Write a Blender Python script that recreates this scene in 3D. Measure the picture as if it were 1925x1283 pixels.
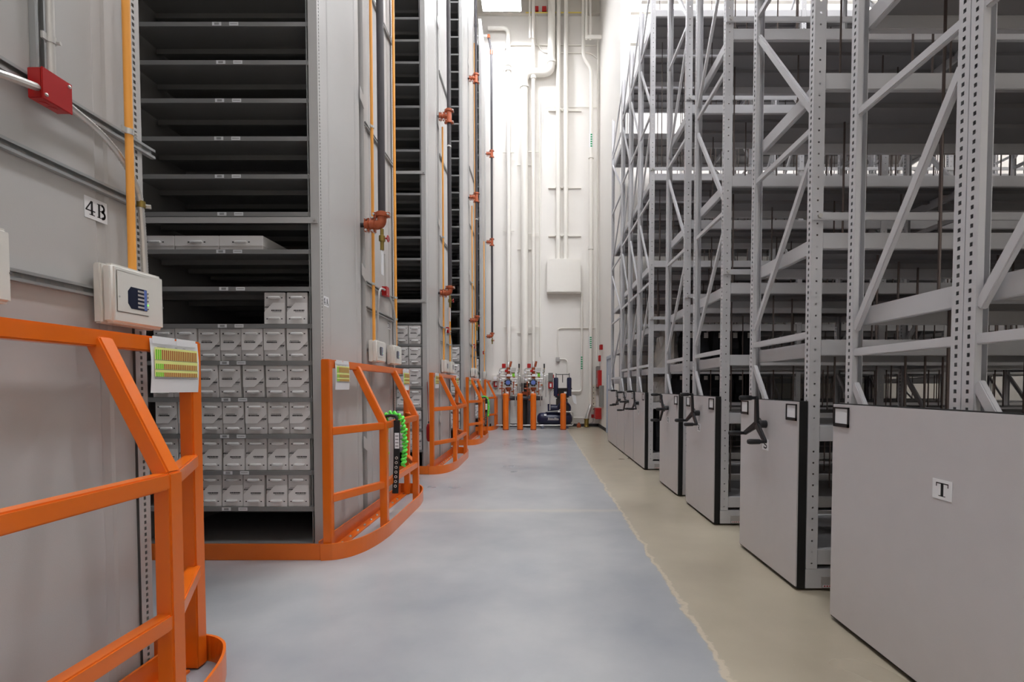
import bpy, bmesh, math, random
from mathutils import Vector, Matrix
random.seed(7)
S = bpy.context.scene
COL = S.collection
PI = math.pi
for o in list(bpy.data.objects): bpy.data.objects.remove(o, do_unlink=True)

# ------------------------------------------------------------------ camera, world, exposure
cd = bpy.data.cameras.new('camera'); cam = bpy.data.objects.new('camera', cd); COL.objects.link(cam)
cd.sensor_fit = 'HORIZONTAL'; cd.sensor_width = 36.0; cd.lens = 17.0
cd.shift_x = -0.02675; cd.shift_y = 0.05875; cd.clip_start = 0.03; cd.clip_end = 200
cam.location = (0, 0, 1.37); cam.rotation_euler = (math.radians(90 - 1.735), 0, 0)
S.camera = cam
W = bpy.data.worlds.new('world'); S.world = W; W.use_nodes = True
W.node_tree.nodes['Background'].inputs[0].default_value = (1, .98, .95, 1)
W.node_tree.nodes['Background'].inputs[1].default_value = 0.0
S.view_settings.view_transform = 'Standard'; S.view_settings.look = 'None'
S.view_settings.gamma = 1.0; S.view_settings.use_curve_mapping = False
S.view_settings.exposure = 0.0
LAMP = 110.0            # strength of every fluorescent lens in the hall

# ------------------------------------------------------------------ materials
def lin(c): return tuple(((v / 255) / 12.92 if v / 255 <= .04045 else ((v / 255 + .055) / 1.055) ** 2.4) for v in c)
M = {}
def mat(name, rgb, rough=.5, metal=0., var=.06, scale=6., bump=0., bscale=300., emit=0., alpha=1., trans=0., coat=0.):
    m = bpy.data.materials.new(name); m.use_nodes = True
    nt = m.node_tree; b = nt.nodes['Principled BSDF']; c = lin(rgb)
    b.inputs['Roughness'].default_value = rough; b.inputs['Metallic'].default_value = metal
    b.inputs['Coat Weight'].default_value = coat
    if emit:
        b.inputs['Emission Color'].default_value = (*c, 1); b.inputs['Emission Strength'].default_value = emit
    if trans: b.inputs['Transmission Weight'].default_value = trans
    if alpha < 1: b.inputs['Alpha'].default_value = alpha
    tc = nt.nodes.new('ShaderNodeTexCoord')
    n = nt.nodes.new('ShaderNodeTexNoise'); n.inputs['Scale'].default_value = scale; n.inputs['Detail'].default_value = 4
    nt.links.new(tc.outputs['Object'], n.inputs['Vector'])
    mx = nt.nodes.new('ShaderNodeMix'); mx.data_type = 'RGBA'
    mx.inputs['A'].default_value = (*[v * (1 - var) for v in c], 1)
    mx.inputs['B'].default_value = (*[min(1, v * (1 + var)) for v in c], 1)
    nt.links.new(n.outputs['Fac'], mx.inputs['Factor']); nt.links.new(mx.outputs['Result'], b.inputs['Base Color'])
    if bump:
        n2 = nt.nodes.new('ShaderNodeTexNoise'); n2.inputs['Scale'].default_value = bscale; n2.inputs['Detail'].default_value = 2
        nt.links.new(tc.outputs['Object'], n2.inputs['Vector'])
        bp = nt.nodes.new('ShaderNodeBump'); bp.inputs['Strength'].default_value = bump; bp.inputs['Distance'].default_value = .002
        nt.links.new(n2.outputs['Fac'], bp.inputs['Height']); nt.links.new(bp.outputs['Normal'], b.inputs['Normal'])
    M[name] = m
    return m
mat('white_wall', (236, 232, 226), .75, bump=.25, bscale=40, var=.03, scale=.8)
mat('white_paint', (238, 234, 226), .5, var=.02)
mat('ceiling', (214, 208, 198), .8, var=.03)
mat('rack_grey', (191, 189, 187), .36, var=.03, scale=3, bump=.12, bscale=260)
mat('shelf_grey', (140, 139, 138), .45, var=.04, scale=4)
mat('mobile_grey', (204, 203, 205), .42, var=.04, scale=4)
mat('deck_grey', (142, 140, 141), .5, var=.05, scale=3)
mat('laminate', (204, 200, 201), .45, var=.03, scale=9, bump=.2, bscale=500)
mat('black_edge', (10, 9, 10), .6)
mat('black_plastic', (30, 30, 33), .4, var=.1)
mat('orange', (230, 111, 20), .32, var=.07, scale=5, coat=.3)
mat('pipe_orange', (250, 172, 74), .4, var=.04)
mat('black_pipe', (58, 54, 58), .5, var=.15, scale=12)
mat('copper_red', (172, 86, 52), .35, metal=.2, var=.15, scale=15)
mat('brass', (150, 130, 70), .35, metal=.8, var=.1)
mat('zinc', (204, 202, 198), .36, metal=.55, var=.08)
mat('strut_steel', (172, 174, 174), .4, metal=.5, var=.08)
mat('red_paint', (176, 24, 24), .35, var=.06)
mat('detector_white', (222, 219, 212), .5, var=.02, bump=.1, bscale=200)
mat('paper', (236, 236, 238), .7, var=.02)
mat('ink', (22, 22, 26), .6)
mat('ink_grey', (110, 106, 108), .6)
mat('chart_green', (122, 208, 40), .7); mat('chart_yellow', (236, 240, 150), .7); mat('chart_brown', (196, 132, 58), .7); mat('chart_red', (150, 44, 36), .7)
mat('box_board', (214, 209, 207), .7, var=.05, scale=8, bump=.1, bscale=120)  # darker than the flap: the shading beside the flap put into colour
mat('box_flap', (240, 236, 234), .65, var=.04, scale=8)
mat('box_handle', (244, 243, 242), .4, var=.01)
mat('hole_dark', (14, 14, 15), .8)
mat('screen_blue', (30, 36, 58), .3); mat('led_green', (120, 230, 90), .4, emit=1.5)
mat('rod', (104, 92, 88), .35, metal=.6, var=.1)
mat('green_web', (110, 236, 90), .6, var=.1, scale=30)
mat('black_web', (24, 24, 26), .75, var=.1, scale=40)
mat('navy', (28, 32, 62), .3, var=.08)
mat('dark_iron', (42, 40, 38), .5, var=.15, scale=14)
mat('door_grey', (176, 184, 198), .4, var=.03)
mat('panel_grey', (132, 130, 126), .45)
mat('baseboard', (40, 40, 44), .6)
mat('yellow_tape', (236, 214, 110), .6)
mat('green_print', (26, 150, 90), .6)
mat('switch_ivory', (226, 220, 204), .5)
mat('label_blue', (96, 120, 190), .4)
mat('fabric_dark', (24, 24, 30), .8, var=.2, scale=30)
mat('tag_grey', (176, 172, 170), .7)
mat('plastic_clear', (196, 188, 180), .25, alpha=.55, var=.05)
mat('lamp_lens', (248, 250, 255), .5, emit=LAMP, var=0)

def floor_material():
    m = bpy.data.materials.new('sealed_concrete'); m.use_nodes = True
    nt = m.node_tree; N = nt.nodes; L = nt.links; b = N['Principled BSDF']
    tc = N.new('ShaderNodeTexCoord'); sx = N.new('ShaderNodeSeparateXYZ'); L.new(tc.outputs['Object'], sx.inputs[0])
    def noise(sc, det=5, rough=.55):
        n = N.new('ShaderNodeTexNoise'); n.inputs['Scale'].default_value = sc; n.inputs['Detail'].default_value = det
        n.inputs['Roughness'].default_value = rough; L.new(tc.outputs['Object'], n.inputs['Vector']); return n
    def math_(op, a, bb):
        k = N.new('ShaderNodeMath'); k.operation = op
        for i, v in enumerate((a, bb)):
            if isinstance(v, (int, float)): k.inputs[i].default_value = v
            else: L.new(v, k.inputs[i])
        return k.outputs[0]
    def ramp(src, a, bcol, p0=.3, p1=.7):
        r = N.new('ShaderNodeValToRGB'); r.color_ramp.elements[0].position = p0; r.color_ramp.elements[1].position = p1
        r.color_ramp.elements[0].color = (*lin(a), 1); r.color_ramp.elements[1].color = (*lin(bcol), 1); L.new(src, r.inputs[0]); return r.outputs[0]
    def mix(f, a, bb):
        k = N.new('ShaderNodeMix'); k.data_type = 'RGBA'; L.new(f, k.inputs['Factor']); 
        for nm, v in (('A', a), ('B', bb)):
            if isinstance(v, tuple): k.inputs[nm].default_value = (*lin(v), 1)
            else: L.new(v, k.inputs[nm])
        return k.outputs['Result']
    big = noise(.7, 3, .5); fine = noise(2.4, 5, .55); spk = noise(60, 2)
    s = math_('ADD', math_('MULTIPLY', big.outputs['Fac'], .65), math_('MULTIPLY', fine.outputs['Fac'], .35))
    grey = ramp(s, (140, 143, 148), (176, 176, 176), .32, .68)
    beige = ramp(s, (160, 150, 132), (184, 174, 154), .32, .68)
    edge = noise(3.2, 5, .65)
    x = math_('ADD', sx.outputs['X'], math_('MULTIPLY', math_('SUBTRACT', edge.outputs['Fac'], .5), .13))
    step = N.new('ShaderNodeMapRange'); step.inputs['From Min'].default_value = .875; step.inputs['From Max'].default_value = .89; L.new(x, step.inputs['Value'])
    lip = N.new('ShaderNodeMapRange'); lip.inputs['From Min'].default_value = .008; lip.inputs['From Max'].default_value = .02
    lip.inputs['To Min'].default_value = .85; lip.inputs['To Max'].default_value = 0
    crust = noise(9, 4, .6)
    L.new(math_('ABSOLUTE', math_('SUBTRACT', math_('ADD', x, math_('MULTIPLY', math_('SUBTRACT', crust.outputs['Fac'], .5), .1)), .9), 0), lip.inputs['Value'])
    # pale filled saw joint across the aisle
    jn = N.new('ShaderNodeMapRange'); jn.inputs['From Min'].default_value = 0; jn.inputs['From Max'].default_value = .1
    jn.inputs['To Min'].default_value = .5; jn.inputs['To Max'].default_value = 0
    L.new(math_('ABSOLUTE', math_('SUBTRACT', math_('ADD', sx.outputs['Y'], math_('MULTIPLY', edge.outputs['Fac'], .12)), 5.36), 0), jn.inputs['Value'])
    g2 = mix(jn.outputs[0], grey, (196, 186, 170))
    c = mix(step.outputs[0], g2, beige)
    c = mix(lip.outputs[0], c, (196, 184, 164))
    sp = N.new('ShaderNodeMapRange'); sp.inputs['From Min'].default_value = .7; sp.inputs['From Max'].default_value = .76; sp.inputs['To Max'].default_value = .12; L.new(spk.outputs['Fac'], sp.inputs['Value'])
    c = mix(sp.outputs[0], c, (210, 206, 200))
    L.new(c, b.inputs['Base Color'])
    rr = N.new('ShaderNodeMapRange'); rr.inputs['To Min'].default_value = .24; rr.inputs['To Max'].default_value = .34; L.new(big.outputs['Fac'], rr.inputs['Value'])
    L.new(rr.outputs[0], b.inputs['Roughness'])
    M['floor'] = m
floor_material()

# ------------------------------------------------------------------ mesh helpers
class MB:
    def __init__(s): s.v = []; s.f = []; s.m = []
    def poly(s, pts, mi=0):
        i = len(s.v); s.v += [tuple(p) for p in pts]; s.f.append(tuple(range(i, i + len(pts)))); s.m.append(mi); return s
    def box(s, x0, x1, y0, y1, z0, z1, mi=0):
        i = len(s.v)
        s.v += [(x0, y0, z0), (x1, y0, z0), (x1, y1, z0), (x0, y1, z0), (x0, y0, z1), (x1, y0, z1), (x1, y1, z1), (x0, y1, z1)]
        for q in ((0, 3, 2, 1), (4, 5, 6, 7), (0, 1, 5, 4), (1, 2, 6, 5), (2, 3, 7, 6), (3, 0, 4, 7)):
            s.f.append(tuple(i + k for k in q)); s.m.append(mi)
        return s
    def bar(s, p, q, a, b, up=(0, 0, 1), mi=0):
        """square bar p->q; a = width across, b = width along 'up'"""
        p, q = Vector(p), Vector(q); d = (q - p).normalized(); u = Vector(up)
        if abs(d.dot(u)) > .999: u = Vector((1, 0, 0))
        r = d.cross(u).normalized() * a / 2; u = r.cross(d).normalized() * b / 2
        i = len(s.v)
        for c in (p, q): s.v += [tuple(c - r - u), tuple(c + r - u), tuple(c + r + u), tuple(c - r + u)]
        for k in ((3, 2, 1, 0), (4, 5, 6, 7), (0, 1, 5, 4), (1, 2, 6, 5), (2, 3, 7, 6), (3, 0, 4, 7)):
            s.f.append(tuple(i + j for j in k)); s.m.append(mi)
        return s
    def prism(s, pts, n, mi=0):
        """polygon pts (3D, ordered) extruded by vector n"""
        n = Vector(n); a = [Vector(p) for p in pts]; b = [p + n for p in a]; k = len(a)
        nn = Vector((0, 0, 0))
        for j in range(k): nn += a[j].cross(a[(j + 1) % k])
        if nn.dot(n) > 0: a, b = b, a
        i = len(s.v); s.v += [tuple(p) for p in a] + [tuple(p) for p in b]
        s.f.append(tuple(range(i, i + k))); s.m.append(mi)
        s.f.append(tuple(range(i + 2 * k - 1, i + k - 1, -1))); s.m.append(mi)
        for j in range(k):
            s.f.append((i + j, i + k + j, i + k + (j + 1) % k, i + (j + 1) % k)); s.m.append(mi)
        return s
    def tube(s, pts, r, n=10, cap=True, mi=0):
        """round tube along a polyline; r a number or a list"""
        P = [Vector(p) for p in pts]; k = len(P)
        R = r if isinstance(r, (list, tuple)) else [r] * k
        t0 = (P[1] - P[0]).normalized(); u = t0.orthogonal().normalized(); rings = []
        for j in range(k):
            t = ((P[min(j + 1, k - 1)] - P[j]).normalized() + (P[j] - P[max(j - 1, 0)]).normalized())
            if t.length < 1e-6: t = t0
            t.normalize(); u = (u - t * u.dot(t)).normalized(); w = t.cross(u); i = len(s.v); rings.append(i)
            for a in range(n):
                an = 2 * PI * a / n; s.v.append(tuple(P[j] + (u * math.cos(an) + w * math.sin(an)) * R[j]))
        for j in range(k - 1):
            for a in range(n):
                b2 = (a + 1) % n; s.f.append((rings[j] + a, rings[j] + b2, rings[j + 1] + b2, rings[j + 1] + a)); s.m.append(mi)
        if cap:
            s.f.append(tuple(rings[0] + a for a in reversed(range(n)))); s.m.append(mi)
            s.f.append(tuple(rings[-1] + a for a in range(n))); s.m.append(mi)
        return s
    def cyl(s, p, q, r, n=14, mi=0): return s.tube([p, q], r, n, True, mi)
    def mesh(s, name, mats, bevel=0., smooth=False, seg=2):
        me = bpy.data.meshes.new(name); me.from_pydata(s.v, [], s.f)
        for m_ in (mats if isinstance(mats, (list, tuple)) else [mats]): me.materials.append(M[m_])
        if len(me.materials) > 1: me.polygons.foreach_set('material_index', s.m)
        if bevel:
            b = bmesh.new(); b.from_mesh(me)
            bmesh.ops.bevel(b, geom=b.edges[:], offset=bevel, segments=seg, affect='EDGES', clamp_overlap=True); b.to_mesh(me); b.free()
        if smooth or bevel:
            me.polygons.foreach_set('use_smooth', [True] * len(me.polygons))
            me.set_sharp_from_angle(angle=math.radians(38))
        me.update(); return me
    def build(s, name, mats, parent=None, loc=(0, 0, 0), bevel=0., smooth=False, rot=(0, 0, 0), seg=2):
        return put(name, s.mesh(name, mats, bevel, smooth, seg), parent, loc, rot)
def put(name, me, parent=None, loc=(0, 0, 0), rot=(0, 0, 0)):
    o = bpy.data.objects.new(name, me); COL.objects.link(o); o.parent = parent; o.location = loc; o.rotation_euler = rot
    return o
def tag(o, label, cat, group=None):
    o['label'] = label; o['category'] = cat
    if group: o['group'] = group
    return o
def thing(name, label, cat, loc=(0, 0, 0), group=None, rotz=0):
    o = bpy.data.objects.new(name, None); o.empty_display_size = .1; COL.objects.link(o); o.location = loc; o.rotation_euler = (0, 0, rotz)
    return tag(o, label, cat, group)
def struct(o): o['kind'] = 'structure'; return o
def kids(o): return [c for c in COL.objects if c.parent == o]
def copy_tree(o, parent=None, cache=None):
    c = o.copy(); COL.objects.link(c); c.parent = parent
    for ch in o.children: copy_tree(ch, c)
    return c
def arc(c, r, a0, a1, n, plane='xz'):
    out = []
    for k in range(n + 1):
        a = a0 + (a1 - a0) * k / n; u, w = r * math.cos(a), r * math.sin(a)
        out.append({'xz': (c[0] + u, c[1], c[2] + w), 'yz': (c[0], c[1] + u, c[2] + w), 'xy': (c[0] + u, c[1] + w, c[2])}[plane])
    return out
def fillet(pts, r, n=5):
    """round the corners of a polyline"""
    P = [Vector(p) for p in pts]; out = [P[0]]
    for j in range(1, len(P) - 1):
        a = (P[j - 1] - P[j]); b = (P[j + 1] - P[j]); d = min(r, a.length * .49, b.length * .49)
        p0 = P[j] + a.normalized() * d; p1 = P[j] + b.normalized() * d
        for k in range(n + 1):
            t = k / n; out.append(p0 * (1 - t) ** 2 + P[j] * 2 * t * (1 - t) + p1 * t * t)
    out.append(P[-1]); return out
def perforated(mb, org, du, w, z0, z1, pitch, hw, hh, cols=(.5,), mi=0):
    """upright strip with real punched holes: origin, unit direction across, width, z range"""
    o = Vector(org); d = Vector(du); P = lambda u, z: tuple(o + d * u + Vector((0, 0, z)))
    us = [0]
    for c in cols: us += [c * w - hw / 2, c * w + hw / 2]
    us.append(w); z = z0; n = int((z1 - z0) / pitch)
    for k in range(n):
        a, b = z0 + k * pitch, z0 + (k + 1) * pitch; h0, h1 = (a + b) / 2 - hh / 2, (a + b) / 2 + hh / 2
        for j in range(0, len(us) - 1, 2): mb.poly([P(us[j], a), P(us[j + 1], a), P(us[j + 1], b), P(us[j], b)], mi)
        for j in range(1, len(us) - 1, 2):
            mb.poly([P(us[j], a), P(us[j + 1], a), P(us[j + 1], h0), P(us[j], h0)], mi)
            mb.poly([P(us[j], h1), P(us[j + 1], h1), P(us[j + 1], b), P(us[j], b)], mi)
    if z0 + n * pitch < z1: mb.poly([P(0, z0 + n * pitch), P(w, z0 + n * pitch), P(w, z1), P(0, z1)], mi)
    return mb

# serif capitals drawn as strokes in a unit box: boxes (x0,z0,x1,z1) and ribbons (points, width)
def ell(cx, cz, rx, rz, a0, a1, n=14): return [(cx + rx * math.cos(math.radians(a0 + (a1 - a0) * k / n)), cz + rz * math.sin(math.radians(a0 + (a1 - a0) * k / n))) for k in range(n + 1)]
GLYPH = {
 'T': ([(.4, 0, .62, 1), (.02, .92, 1, 1), (.02, .7, .09, 1), (.93, .7, 1, 1), (.24, 0, .78, .06)], []),
 'R': ([(.14, 0, .34, 1), (.02, 0, .46, .06), (.02, .94, .5, 1), (.34, .46, .5, .53), (.8, 0, 1, .06)], [(ell(.48, .735, .26, .235, -90, 90), .14), ([(.5, .5), (.84, .02)], .2)]),
 'S': ([(.1, 0, .16, .3), (.82, .7, .88, 1)], [(ell(.47, .74, .3, .22, 20, 250) + ell(.5, .26, .34, .22, 70, -160), .15)]),
 'Q': ([], [(ell(.5, .52, .38, .43, 0, 360, 24), .15), ([(.5, .2), (.7, -.02), (.98, -.08)], .12)]),
 'P': ([(.14, 0, .34, 1), (.02, 0, .46, .06), (.02, .94, .5, 1), (.34, .4, .5, .47)], [(ell(.48, .71, .28, .26, -90, 90), .14)]),
 'O': ([], [(ell(.5, .5, .38, .44, 0, 360, 24), .15)]),
 'N': ([(.1, 0, .22, 1), (.8, 0, .92, 1), (0, 0, .34, .06), (0, .94, .3, 1), (.68, .94, 1, 1)], [([(.2, .98), (.84, .04)], .18)]),
 'M': ([(.08, 0, .18, 1), (.78, 0, .96, 1), (0, 0, .3, .06), (.7, 0, 1, .06), (0, .94, .25, 1), (.8, .94, 1, 1)], [([(.16, .98), (.48, .05), (.82, .98)], .13)]),
 'A': ([(0, 0, .34, .06), (.6, 0, 1, .06), (.24, .28, .68, .36)], [([(.16, .02), (.47, .98)], .09), ([(.47, .98), (.82, .02)], .2)]),
 'B': ([(.12, 0, .32, 1), (.02, 0, .5, .06), (.02, .94, .5, 1), (.3, .47, .5, .54)], [(ell(.48, .745, .24, .225, -90, 90), .15), (ell(.5, .27, .29, .24, -90, 90), .16)]),
 '3': ([], [(ell(.42, .73, .26, .22, 160, -80) + ell(.42, .27, .33, .24, 80, -160), .14)]),
 '4': ([(.56, 0, .76, 1), (.04, .26, .98, .35), (.4, 0, .94, .06)], [([(.62, .98), (.08, .3)], .09)]),
}
def glyphs(mb, text, org, right, size, wf=.8, gap=.12, proud=(0, 0, 0), mi=0):
    o = Vector(org); r = Vector(right); up = Vector((0, 0, 1)); n = Vector(proud); x = 0
    for ch in text:
        bx, rb = GLYPH[ch]
        P = lambda u, z: tuple(o + r * ((x + u * wf) * size) + up * (z * size) + n)
        for a, b, c, d in bx: mb.poly([P(a, b), P(c, b), P(c, d), P(a, d)], mi)
        for pts, w in rb:
            w *= 1.2
            for k in range(len(pts) - 1):
                (ax, az), (bx_, bz) = pts[k], pts[k + 1]; dx, dz = bx_ - ax, bz - az; l = math.hypot(dx, dz) or 1
                nx, nz = -dz / l * w / 2, dx / l * w / 2; ex, ez = dx / l * .02, dz / l * .02
                mb.poly([P(ax - nx - ex, az - nz - ez), P(bx_ - nx + ex, bz - nz + ez), P(bx_ + nx + ex, bz + nz + ez), P(ax + nx - ex, az + nz - ez)], mi)
        x += wf + gap
ORD = ['first', 'second', 'third', 'fourth', 'fifth', 'sixth', 'seventh', 'eighth', 'ninth', 'tenth', 'eleventh', 'twelfth']

# ------------------------------------------------------------------ the hall
YB, XR, YA, ZC = 16.5, 2.03, 12.35, 14.4
def wallbox(name, x0, x1, y0, y1, z0, z1, m): return struct(MB().box(x0, x1, y0, y1, z0, z1).build(name, m))
wallbox('floor', -9, 12, -7, YB + .2, -.2, 0, 'floor')
wallbox('wall_back', -9, XR + .2, YB, YB + .2, 0, ZC, 'white_wall')
wallbox('wall_right', XR, XR + .2, YA, YB, 0, ZC, 'white_wall')
wallbox('wall_alcove', XR + .2, 12, YA, YA + .2, 0, ZC, 'white_wall')
wallbox('wall_left', -9.2, -9, -7, YB + .2, 0, ZC, 'white_wall')
wallbox('wall_far_right', 12, 12.2, -7, YA + .2, 0, ZC, 'white_wall')
wallbox('wall_front', -9, 12, -7.2, -7, 0, ZC, 'white_wall')
wallbox('ceiling', -9.2, 12.2, -7.2, YB + .2, ZC, ZC + .2, 'ceiling')
wallbox('baseboard_back', -1.7, XR, YB - .02, YB, 0, .1, 'baseboard')
wallbox('baseboard_right', XR - .02, XR, 14.6, YB - .02, 0, .1, 'baseboard')
# fluorescent high bays
def lamp(x, y, z, label, n=1.2, w=.62):
    t = thing('high_bay_light', label, 'light', (x, y, z), 'high bay lights over the hall')
    MB().box(-n / 2, n / 2, -w / 2, w / 2, .02, .09).build('housing', 'white_paint', t, bevel=.008)
    MB().box(-n / 2 + .03, n / 2 - .03, -w / 2 + .03, w / 2 - .03, 0, .02).build('lens', 'lamp_lens', t)
    for sx in (-.45, .45): MB().cyl((sx, 0, .09), (sx, 0, ZC - z), .006, 6).build('hanger', 'zinc', t)
    return t
lamp(-1.15, 15.0, 12.95, 'bright fluorescent light fixture hanging by the white back wall')
for k, y in enumerate((-2.6, 1.6, 5.8, 10.0)):
    lamp(-1.15, y, 13.3, 'fluorescent high bay light over the aisle, %s from the front' % ORD[k])
for k, (x, y) in enumerate(((2.7, .6), (2.7, 4.6), (2.7, 8.4), (2.7, 11.2), (6.6, 1.5), (6.6, 5.5), (6.6, 9.5), (10.0, 10.6))):  # unseen lamps, some added here to brighten the left rack ends
    lamp(x, y, 12.6, 'unseen fluorescent high bay light above the mobile racks, number %s from the front' % ORD[k])

# open web joists above the mobile racks
for k, y in enumerate((6.4, 8.6, 10.8, 12.1)):
    t = thing('roof_joist', 'white open web roof joist above the mobile racks, %s from the camera' % ORD[k], 'joist', (XR + .2, y, 9.75), 'white roof joists')
    L_ = 9.7
    MB().box(0, L_, -.05, .05, 0, .06).build('bottom_chord', 'white_paint', t); MB().box(0, L_, -.05, .05, .74, .8).build('top_chord', 'white_paint', t)
    web = MB()
    for j in range(12):
        web.bar((j * .8 + .05, 0, .05), (j * .8 + .45, 0, .75), .025, .025, (0, 1, 0)); web.bar((j * .8 + .45, 0, .75), (j * .8 + .85, 0, .05), .025, .025, (0, 1, 0))
    web.build('web', 'white_paint', t)

# ------------------------------------------------------------------ tall storage racks on the left
XL = -1.78; FACE = [.168, 3.955, 7.675, 11.395, 15.115]; DEP = 2.03; RH = 12.6
def corner_mesh(far=False):
    mb = MB(); s = -1 if far else 1; y0 = DEP if far else 0
    mb.box(-.072, -.001, y0 - (.003 if far else 0), y0 + (0 if far else .003), 0, RH)
    perforated(mb, (0, y0, 0), (0, s, 0), .062, 0, RH, .0275, .012, .015)
    mb.poly([(-.072, y0, 0), (-.072, y0 + s * .03, 0), (-.072, y0 + s * .03, RH), (-.072, y0, RH)])
    mb.box(-.074, -.0725, min(y0 + s * .004, y0 + s * .062), max(y0 + s * .004, y0 + s * .062), 0, RH)  # back and side plates added to close the hollow so the holes stay dark
    mb.box(-.072, -.013, min(y0 + s * .062, y0 + s * .064), max(y0 + s * .062, y0 + s * .064), 0, RH)
    return mb.mesh('upright', 'rack_grey')
UP_N, UP_F = corner_mesh(), corner_mesh(True)
def panel_mesh(y0, y1):
    mb = MB(); w = y1 - y0; pr = [(0, 0), (.1, 0), (.112, -.007), (.15, -.007), (.162, 0), (w - .162, 0), (w - .15, -.007), (w - .112, -.007), (w - .1, 0), (w, 0)]
    for a, b in zip(pr, pr[1:]): mb.poly([(-.012 + a[1], y0 + a[0], 0), (-.012 + b[1], y0 + b[0], 0), (-.012 + b[1], y0 + b[0], RH), (-.012 + a[1], y0 + a[0], RH)])
    mb.poly([(-.024, y0, 0), (-.024, y0, RH), (-.024, y1, RH), (-.024, y1, 0)])
    mb.poly([(-.012, y0, 0), (-.012, y0, RH), (-.024, y0, RH), (-.024, y0, 0)])
    return mb.mesh('end_panel', 'rack_grey')
PAN_A, PAN_B = panel_mesh(.062, .93), panel_mesh(1.07, DEP - .062)
mb = MB(); mb.box(-.3, -.295, .93, 1.025, 0, RH); mb.box(-.295, -.024, .925, .93, 0, RH)                        # recess between the two rows
mb.box(-.295, -.095, 1.025, 1.03, 0, RH); perforated(mb, (-.095, 1.025, 0), (1, 0, 0), .095, 0, RH, .075, .012, .012)
mb.box(-.095, 0, 1.034, 1.036, 0, RH)
perforated(mb, (0, 1.025, 0), (0, 1, 0), .045, 0, RH, .0275, .012, .015)
UP_M = mb.mesh('upright', 'rack_grey')
mb = MB(); mb.prism([(.002, .92, .0), (.002, 1.03, -.05), (.002, 1.03, .07), (.002, .92, .12)], (.004, 0, 0)); PLATE = mb.mesh('splice_plate', 'rack_grey')
BAY = 1.55
def shelf_mesh(n):
    mb = MB(); mb.box(-n + .008, -.008, .002, .95, -.008, 0); mb.box(-n + .008, -.008, .0, .012, -.036, -.0081)
    mb.box(-n + .008, -.008, .3, .33, -.05, -.0081); mb.box(-n + .008, -.008, .62, .65, -.05, -.0081); mb.box(-n + .008, -.008, .93, .95, -.04, -.0081)
    return mb.mesh('shelf', 'shelf_grey')
SH = shelf_mesh(BAY)
TAG = MB(); TAG.box(0, .078, -.001, 0, -.031, -.003, 0)
for j in range(9): TAG.poly([(.02 + j * .0045, -.0013, -.026), (.0225 + j * .0045, -.0013, -.026), (.0225 + j * .0045, -.0013, -.008), (.02 + j * .0045, -.0013, -.008)], 1)
TAG1 = TAG.mesh('shelf_tag', ['paper', 'ink'])
TAG = MB(); TAG.box(0, .078, -.001, 0, -.031, -.003, 0)
for j in range(7): TAG.poly([(.01 + j * .0085, -.0013, -.019), (.016 + j * .0085, -.0013, -.019), (.016 + j * .0085, -.0013, -.014), (.01 + j * .0085, -.0013, -.014)], 1)
TAG2 = TAG.mesh('shelf_tag', ['paper', 'ink_grey'])
mb = MB(); mb.box(-.006, 0, .01, 1.94, 0, RH); DIV = mb.mesh('divider_panel', 'shelf_grey')
mb = MB(); mb.box(-.035, .035, -.002, .001, 0, RH); mb.box(-.035, -.033, .0, .05, 0, RH); mb.box(.033, .035, 0, .05, 0, RH); FUP = mb.mesh('front_upright', 'rack_grey')
def storage_rack(i, label, z0, pitch, nlev, bays, group='tall grey storage racks', half=False):
    t = thing('storage_rack', label, 'rack', (XL, FACE[i], 0), group)
    put('upright', UP_N, t)
    put('end_panel', PAN_A, t); put('upright', UP_M, t)
    if not half:
        put('end_panel', PAN_B, t); put('upright', UP_F, t)
        for k in range(6): put('splice_plate', PLATE, t, (0, 0, .75 + 1.74 * k))
    MB().box(-7.1, -.1, (1.2 if half else 1.96), (1.21 if half else 1.97), 0, RH).build('light_block_panel', 'shelf_grey', t)  # panel added to keep light from crossing between the side aisles
    if bays:
        MB().box(-BAY * bays, -.08, .02, .03, .0, .04).build('kick_plate', 'shelf_grey', t)
        for b in range(bays + 1):
            if b: put('front_upright', FUP, t, (-BAY * b, 0, 0)); put('divider_panel', DIV, t, (-BAY * b, 0, 0))
        MB().box(-.09, -.084, .0, .95, 0, RH).build('divider_panel', 'shelf_grey', t)
        for b in range(bays):
            for k in range(nlev):
                s = put('shelf', SH, t, (-BAY * b - (.07 if b == 0 else .03), 0, z0 + pitch * k)); s.scale = (.94 if b == 0 else .96, 1, 1)
                if not half: s2 = put('shelf', SH, t, (-BAY * b - (.105 if b == 0 else .03), 1.005, z0 + pitch * k)); s2.scale = (.91 if b == 0 else .96, 1, 1)
                if i == 1 and b == 0 and k < 16:
                    j = random.uniform(-.02, .02)
                    put('shelf_tag', TAG1, s, (-.80 + j, -.0002, 0)); put('shelf_tag', TAG2, s, (-.655 + j, -.0002, 0))
    return t
storage_rack(0, 'nearest grey storage rack, its end panel carrying the 4B sign', .076, .301, 0, 0)
storage_rack(1, 'grey storage rack filled with pale archive boxes beyond the 4B panel', .0757, .3008, 21, 2)
storage_rack(2, 'second grey box-filled rack, with the red pull handle hanging on its corner', .361, .337, 26, 1)
storage_rack(3, 'third grey box-filled rack, behind the guard with the far green lanyard', .385, .394, 29, 1)
storage_rack(4, 'half-depth grey storage rack tight against the white back wall', .4, .477, 25, 1, half=True)
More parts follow.
